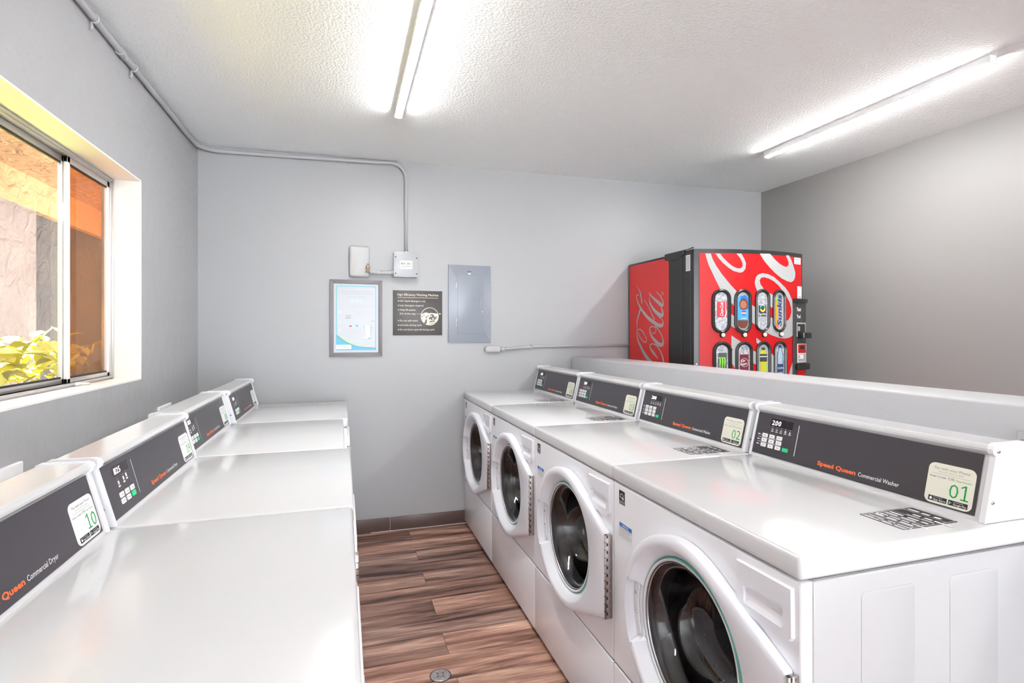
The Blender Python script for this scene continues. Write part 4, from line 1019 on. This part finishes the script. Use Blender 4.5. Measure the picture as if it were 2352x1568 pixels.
# junction box
jb = empty('junction_box', (.372, YB, 1.61), label='square grey metal junction box with four screws and a white label', category='junction box')
b = MB(); b.box(.300, .448, YB-.058, YB+.002, 1.614, 1.768, 'box_grey', .003); wpart(b, 'box', jb)
F = lambda u, v, w: (.298+u, YB-.058-w, 1.612+v)
b = MB(); b.prism(rr(0, .152, 0, .158, .003), F, 0, .003, 'box_grey', .001)
b.rrect(.040, .116, .052, .104, .005, F, .0034, 'sticker_white')
for a, c in ((.045, .056), (.058, .064), (.067, .073), (.083, .090), (.092, .099), (.107, .111)): b.rect(a, c, .078, .092, F, .0038, 'ink_grey')
b.rect(.046, .110, .0655, .0695, F, .0038, 'ink_grey')
cvr = wpart(b, 'cover', jb)
for x, z in ((.012, .022), (.143, .022), (.012, .126), (.143, .122)):
    b = MB(); b.lathe([(0, .0022), (.003, .002), (.004, 0)], F(x, z, .003), (1, 0, 0), (0, 0, 1), (0, -1, 0), 'ink_black', 10); b.build('screw', cvr)

# grey blank cover with brass fitting and flexible conduit
cv_ = empty('wall_cover_box', (.09, YB, 1.61), label='rounded pale grey cover box above the framed poster with a brass valve at its corner', category='electrical box')
b = MB(); b.prism(rr(.031, .153, 1.607, 1.800, .016, 6), lambda u, v, w: (u, YB-w, v), 0, .038, 'cover_plate', .012); wpart(b, 'cover', cv_)
b = MB(); b.lathe([(0, .036), (.004, .036), (.0045, .028), (.009, .024), (.0125, .018), (.013, -.012), (.015, -.013), (.015, -.018), (0, -.018)], (.1415, YB-.050, 1.655), (1, 0, 0), (0, 1, 0), (0, 0, 1), 'brass', 16); wpart(b, 'fitting', cv_)
fx = empty('flexible_conduit', (.225, YB-.045, 1.64), label='short ribbed flexible conduit between pale cover box and junction box', category='conduit')
b = MB(); N_ = 64; b.tube([(.153+.147*k/N_, YB-.042, 1.640 - .003*math.sin(PI*k/N_)) for k in range(N_+1)], .012, 'cover_plate', 14, rf=lambda t: .0128 if int(t*N_+.5) % 4 < 2 else .0112); wpart(b, 'pipe', fx)
b = MB(); b.tube([(.287, YB-.042, 1.640), (.3, YB-.042, 1.640)], .0150, 'box_grey', 14); wpart(b, 'connector', fx)

# low conduit with outlet body
lc = empty('low_wall_conduit', (1.4, YB-.012, 1.15), label='thin horizontal painted conduit ending in a rounded fitting below the breaker panel', category='conduit')
b = MB(); b.prism(rr(.898, 1.010, 1.128, 1.174, .021, 6), lambda u, v, w: (u, YB-w, v), 0, .030, 'cover_plate', .008)
b.prism(rr(.905, 1.004, 1.134, 1.168, .016, 6), lambda u, v, w: (u, YB-.030-w, v), 0, .002, 'cover_plate', .001); wpart(b, 'fitting_body', lc)
pth = [(1.008, YB-.018, 1.150), (1.05, YB-.018, 1.152), (1.10, YB-.016, 1.154), (1.15, YB-.013, 1.160), (1.22, YB-.012, 1.1645), (1.5, YB-.012, 1.168), (2.2, YB-.012, 1.172)]
b = MB(); b.tube(pth, .0095, 'conduit_paint', 12); wpart(b, 'pipe', lc)
b = MB(); b.tube([(1.008, YB-.018, 1.150), (1.045, YB-.018, 1.1515)], .0125, 'conduit_paint', 12, rf=lambda t: .015 - .004*t); wpart(b, 'connector', lc)
b = MB(); b.box(1.226, 1.236, YB-.024, YB, 1.152, 1.177, 'conduit_paint', .002); b.box(1.226, 1.236, YB-.004, YB, 1.138, 1.154, 'conduit_paint', .001); wpart(b, 'pipe_strap', lc)

# outlet plates on the left wall behind the dryers
for k, (ya, yb, za, zb, lab) in enumerate(((1.46, 1.715, .86, .930, 'white wall outlet plate behind the nearest dryers, below the window'), (2.80, 2.975, .86, .925, 'white wall outlet plate behind the farther dryers, near the end wall'))):
    o = empty('outlet_plate', (XL, (ya+yb)/2, za), label=lab, category='outlet plate', group='outlet plates behind the dryers')
    b = MB(); b.box(XL, XL+.012, ya, yb, za, zb, 'frame_white', .003)
    for y in (ya+.045, yb-.045): b.lathe([(0, .002), (.003, .0015), (.004, 0)], (XL+.012, y, zb-.03), (0, 1, 0), (0, 0, 1), (1, 0, 0), 'white_ink', 10)
    q = b.build('plate', o); q.matrix_parent_inverse = Matrix.Translation(-Vector(o.location))
    b = MB(); b.box(XL+.012, XL+.016, (ya+yb)/2-.025, (ya+yb)/2+.025, za+.006, za+.034, 'white_plastic', .002)
    for y in (-.006, .006): b.box(XL+.0158, XL+.0166, (ya+yb)/2+y-.001, (ya+yb)/2+y+.001, za+.016, za+.026, 'gap_dark')
    q = b.build('socket', o); q.matrix_parent_inverse = Matrix.Translation(-Vector(o.location))

# water valve box on the divider next to the nearest washer
vb = empty('supply_box', (1.536, .80, .92), label='recessed supply box with dark slot on divider wall behind the nearest washer', category='electrical box')
b = MB(); b.box(1.526, 1.536, .70, .868, .90, 1.03, 'divider_lifted', .003); b.box(1.530, 1.545, .72, .85, .92, 1.01, 'divider_lifted'); b.box(1.5245, 1.5262, .82, .860, 1.004, 1.012, 'brass', .001); b.box(1.5245, 1.5262, .74, .860, .965, .972, 'gap_dark')
q = b.build('box', vb); q.matrix_parent_inverse = Matrix.Translation(-Vector(vb.location))

# floor drain
dn = empty('floor_drain', (.339, 1.975, 0), label='round metal floor cleanout cover with cross-shaped slots set in the wood floor', category='drain')
b = MB(); b.lathe([(0, .0035), (.030, .0035), (.0345, .0030), (.0365, .0)], (0, 0, 0), (1, 0, 0), (0, 1, 0), (0, 0, 1), 'drain_metal', 32)
FD_ = lambda u, v, w: (u, v, .0035+w)
for k in range(4):
    a = math.radians(38 + 90*k); c, s_ = math.cos(a), math.sin(a)
    b.flat([(c*r0 - s_*q, s_*r0 + c*q) for r0, q in ((.007, -.0018), (.020, -.0018), (.020, .0018), (.007, .0018))], FD_, .0002, 'ink_black')
    a += PI/4; b.disc(.0125*math.cos(a), .0125*math.sin(a), .0022, FD_, .0002, 'ink_black', 8)
b.build('cover', dn)
b = MB(); b.lathe([(.0366, .0004), (.0366, .0012), (.0395, .0012), (.0395, .0003)], (0, 0, 0), (1, 0, 0), (0, 1, 0), (0, 0, 1), 'gap_dark', 32); b.build('rim', dn)

# ------------------------------------------------------------------ ceiling lights
def strip(x, y0, y1, lab):
    z = zc(x); o = empty('ceiling_light', (x, (y0+y1)/2, z), label=lab, category='ceiling light', group='LED strip lights on the ceiling'); L2 = (y1-y0)/2
    b = MB(); b.box(-.0185, .0185, -L2, L2, -.030, .002, 'frame_white', .002); b.build('housing', o)
    b = MB(); t = [(-.0165, 0), (-.0165, -.002), (-.0135, -.0065), (-.006, -.0085), (.006, -.0085), (.0135, -.0065), (.0165, -.002), (.0165, 0)]
    b.prism([(u, v-.0302) for u, v in t], lambda u, v, w: (u, w, v), -L2+.004, L2-.004, 'diffuser'); b.build('diffuser', o)
    b = MB()
    for s_ in (-1, 1): b.box(-.0190, .0190, s_*L2-.003, s_*L2+.003, -.036, .001, 'frame_white', .002)
    b.build('end_cap', o)
    return o
strip(.255, 1.49, 2.70, 'lit white LED strip light on the ceiling above the aisle, reaching out of frame')
strip(2.478, 1.49, 2.70, 'lit white LED strip light on the ceiling to the right, above the vending machine side')
strip(.255, -1.6, -.4, 'unseen LED strip light added behind the viewer to brighten the room, above the aisle')  # this strip and the next three are unseen, added to brighten the room
strip(2.478, -1.6, -.4, 'unseen LED strip light added behind the viewer to brighten the room, right side')
strip(.255, -4.7, -3.5, 'unseen LED strip light added far behind the viewer to brighten the room, left side')
strip(2.478, -4.7, -3.5, 'unseen LED strip light added far behind the viewer to brighten the room, right side')

# ------------------------------------------------------------------ daylight
W = bpy.data.worlds.new('World'); scene.world = W; W.use_nodes = True
bg = W.node_tree.nodes['Background']; bg.inputs['Color'].default_value = (.86, .93, 1, 1); bg.inputs['Strength'].default_value = 3.3
sun = bpy.data.lights.new('sun', 'SUN'); sun.energy = 23; sun.angle = .01; sun.color = (1, .985, .965)
so = bpy.data.objects.new('sun', sun); COL.objects.link(so)
so.rotation_euler = Vector((-.015, .30, -.92)).to_track_quat('-Z', 'Y').to_euler()

# ------------------------------------------------------------------ camera
cam = bpy.data.cameras.new('camera'); co = bpy.data.objects.new('camera', cam); COL.objects.link(co)
co.location = (0, 0, 1.263); co.rotation_euler = (PI/2, 0, -.3018)
cam.sensor_width = 36; cam.lens = 1239.65/2352*36; cam.shift_y = -(784-763)/2352; cam.clip_start = .02; cam.clip_end = 100
scene.camera = co
scene.view_settings.view_transform = 'Standard'; scene.view_settings.look = 'None'; scene.view_settings.gamma = 1; scene.view_settings.use_curve_mapping = False
scene.view_settings.exposure = 1.97
scene.cycles.use_denoising = True
scene.cycles.max_bounces = 10; scene.cycles.diffuse_bounces = 6; scene.cycles.transparent_max_bounces = 12
scene.cycles.sample_clamp_indirect = 6; scene.cycles.caustics_reflective = False; scene.cycles.caustics_refractive = False
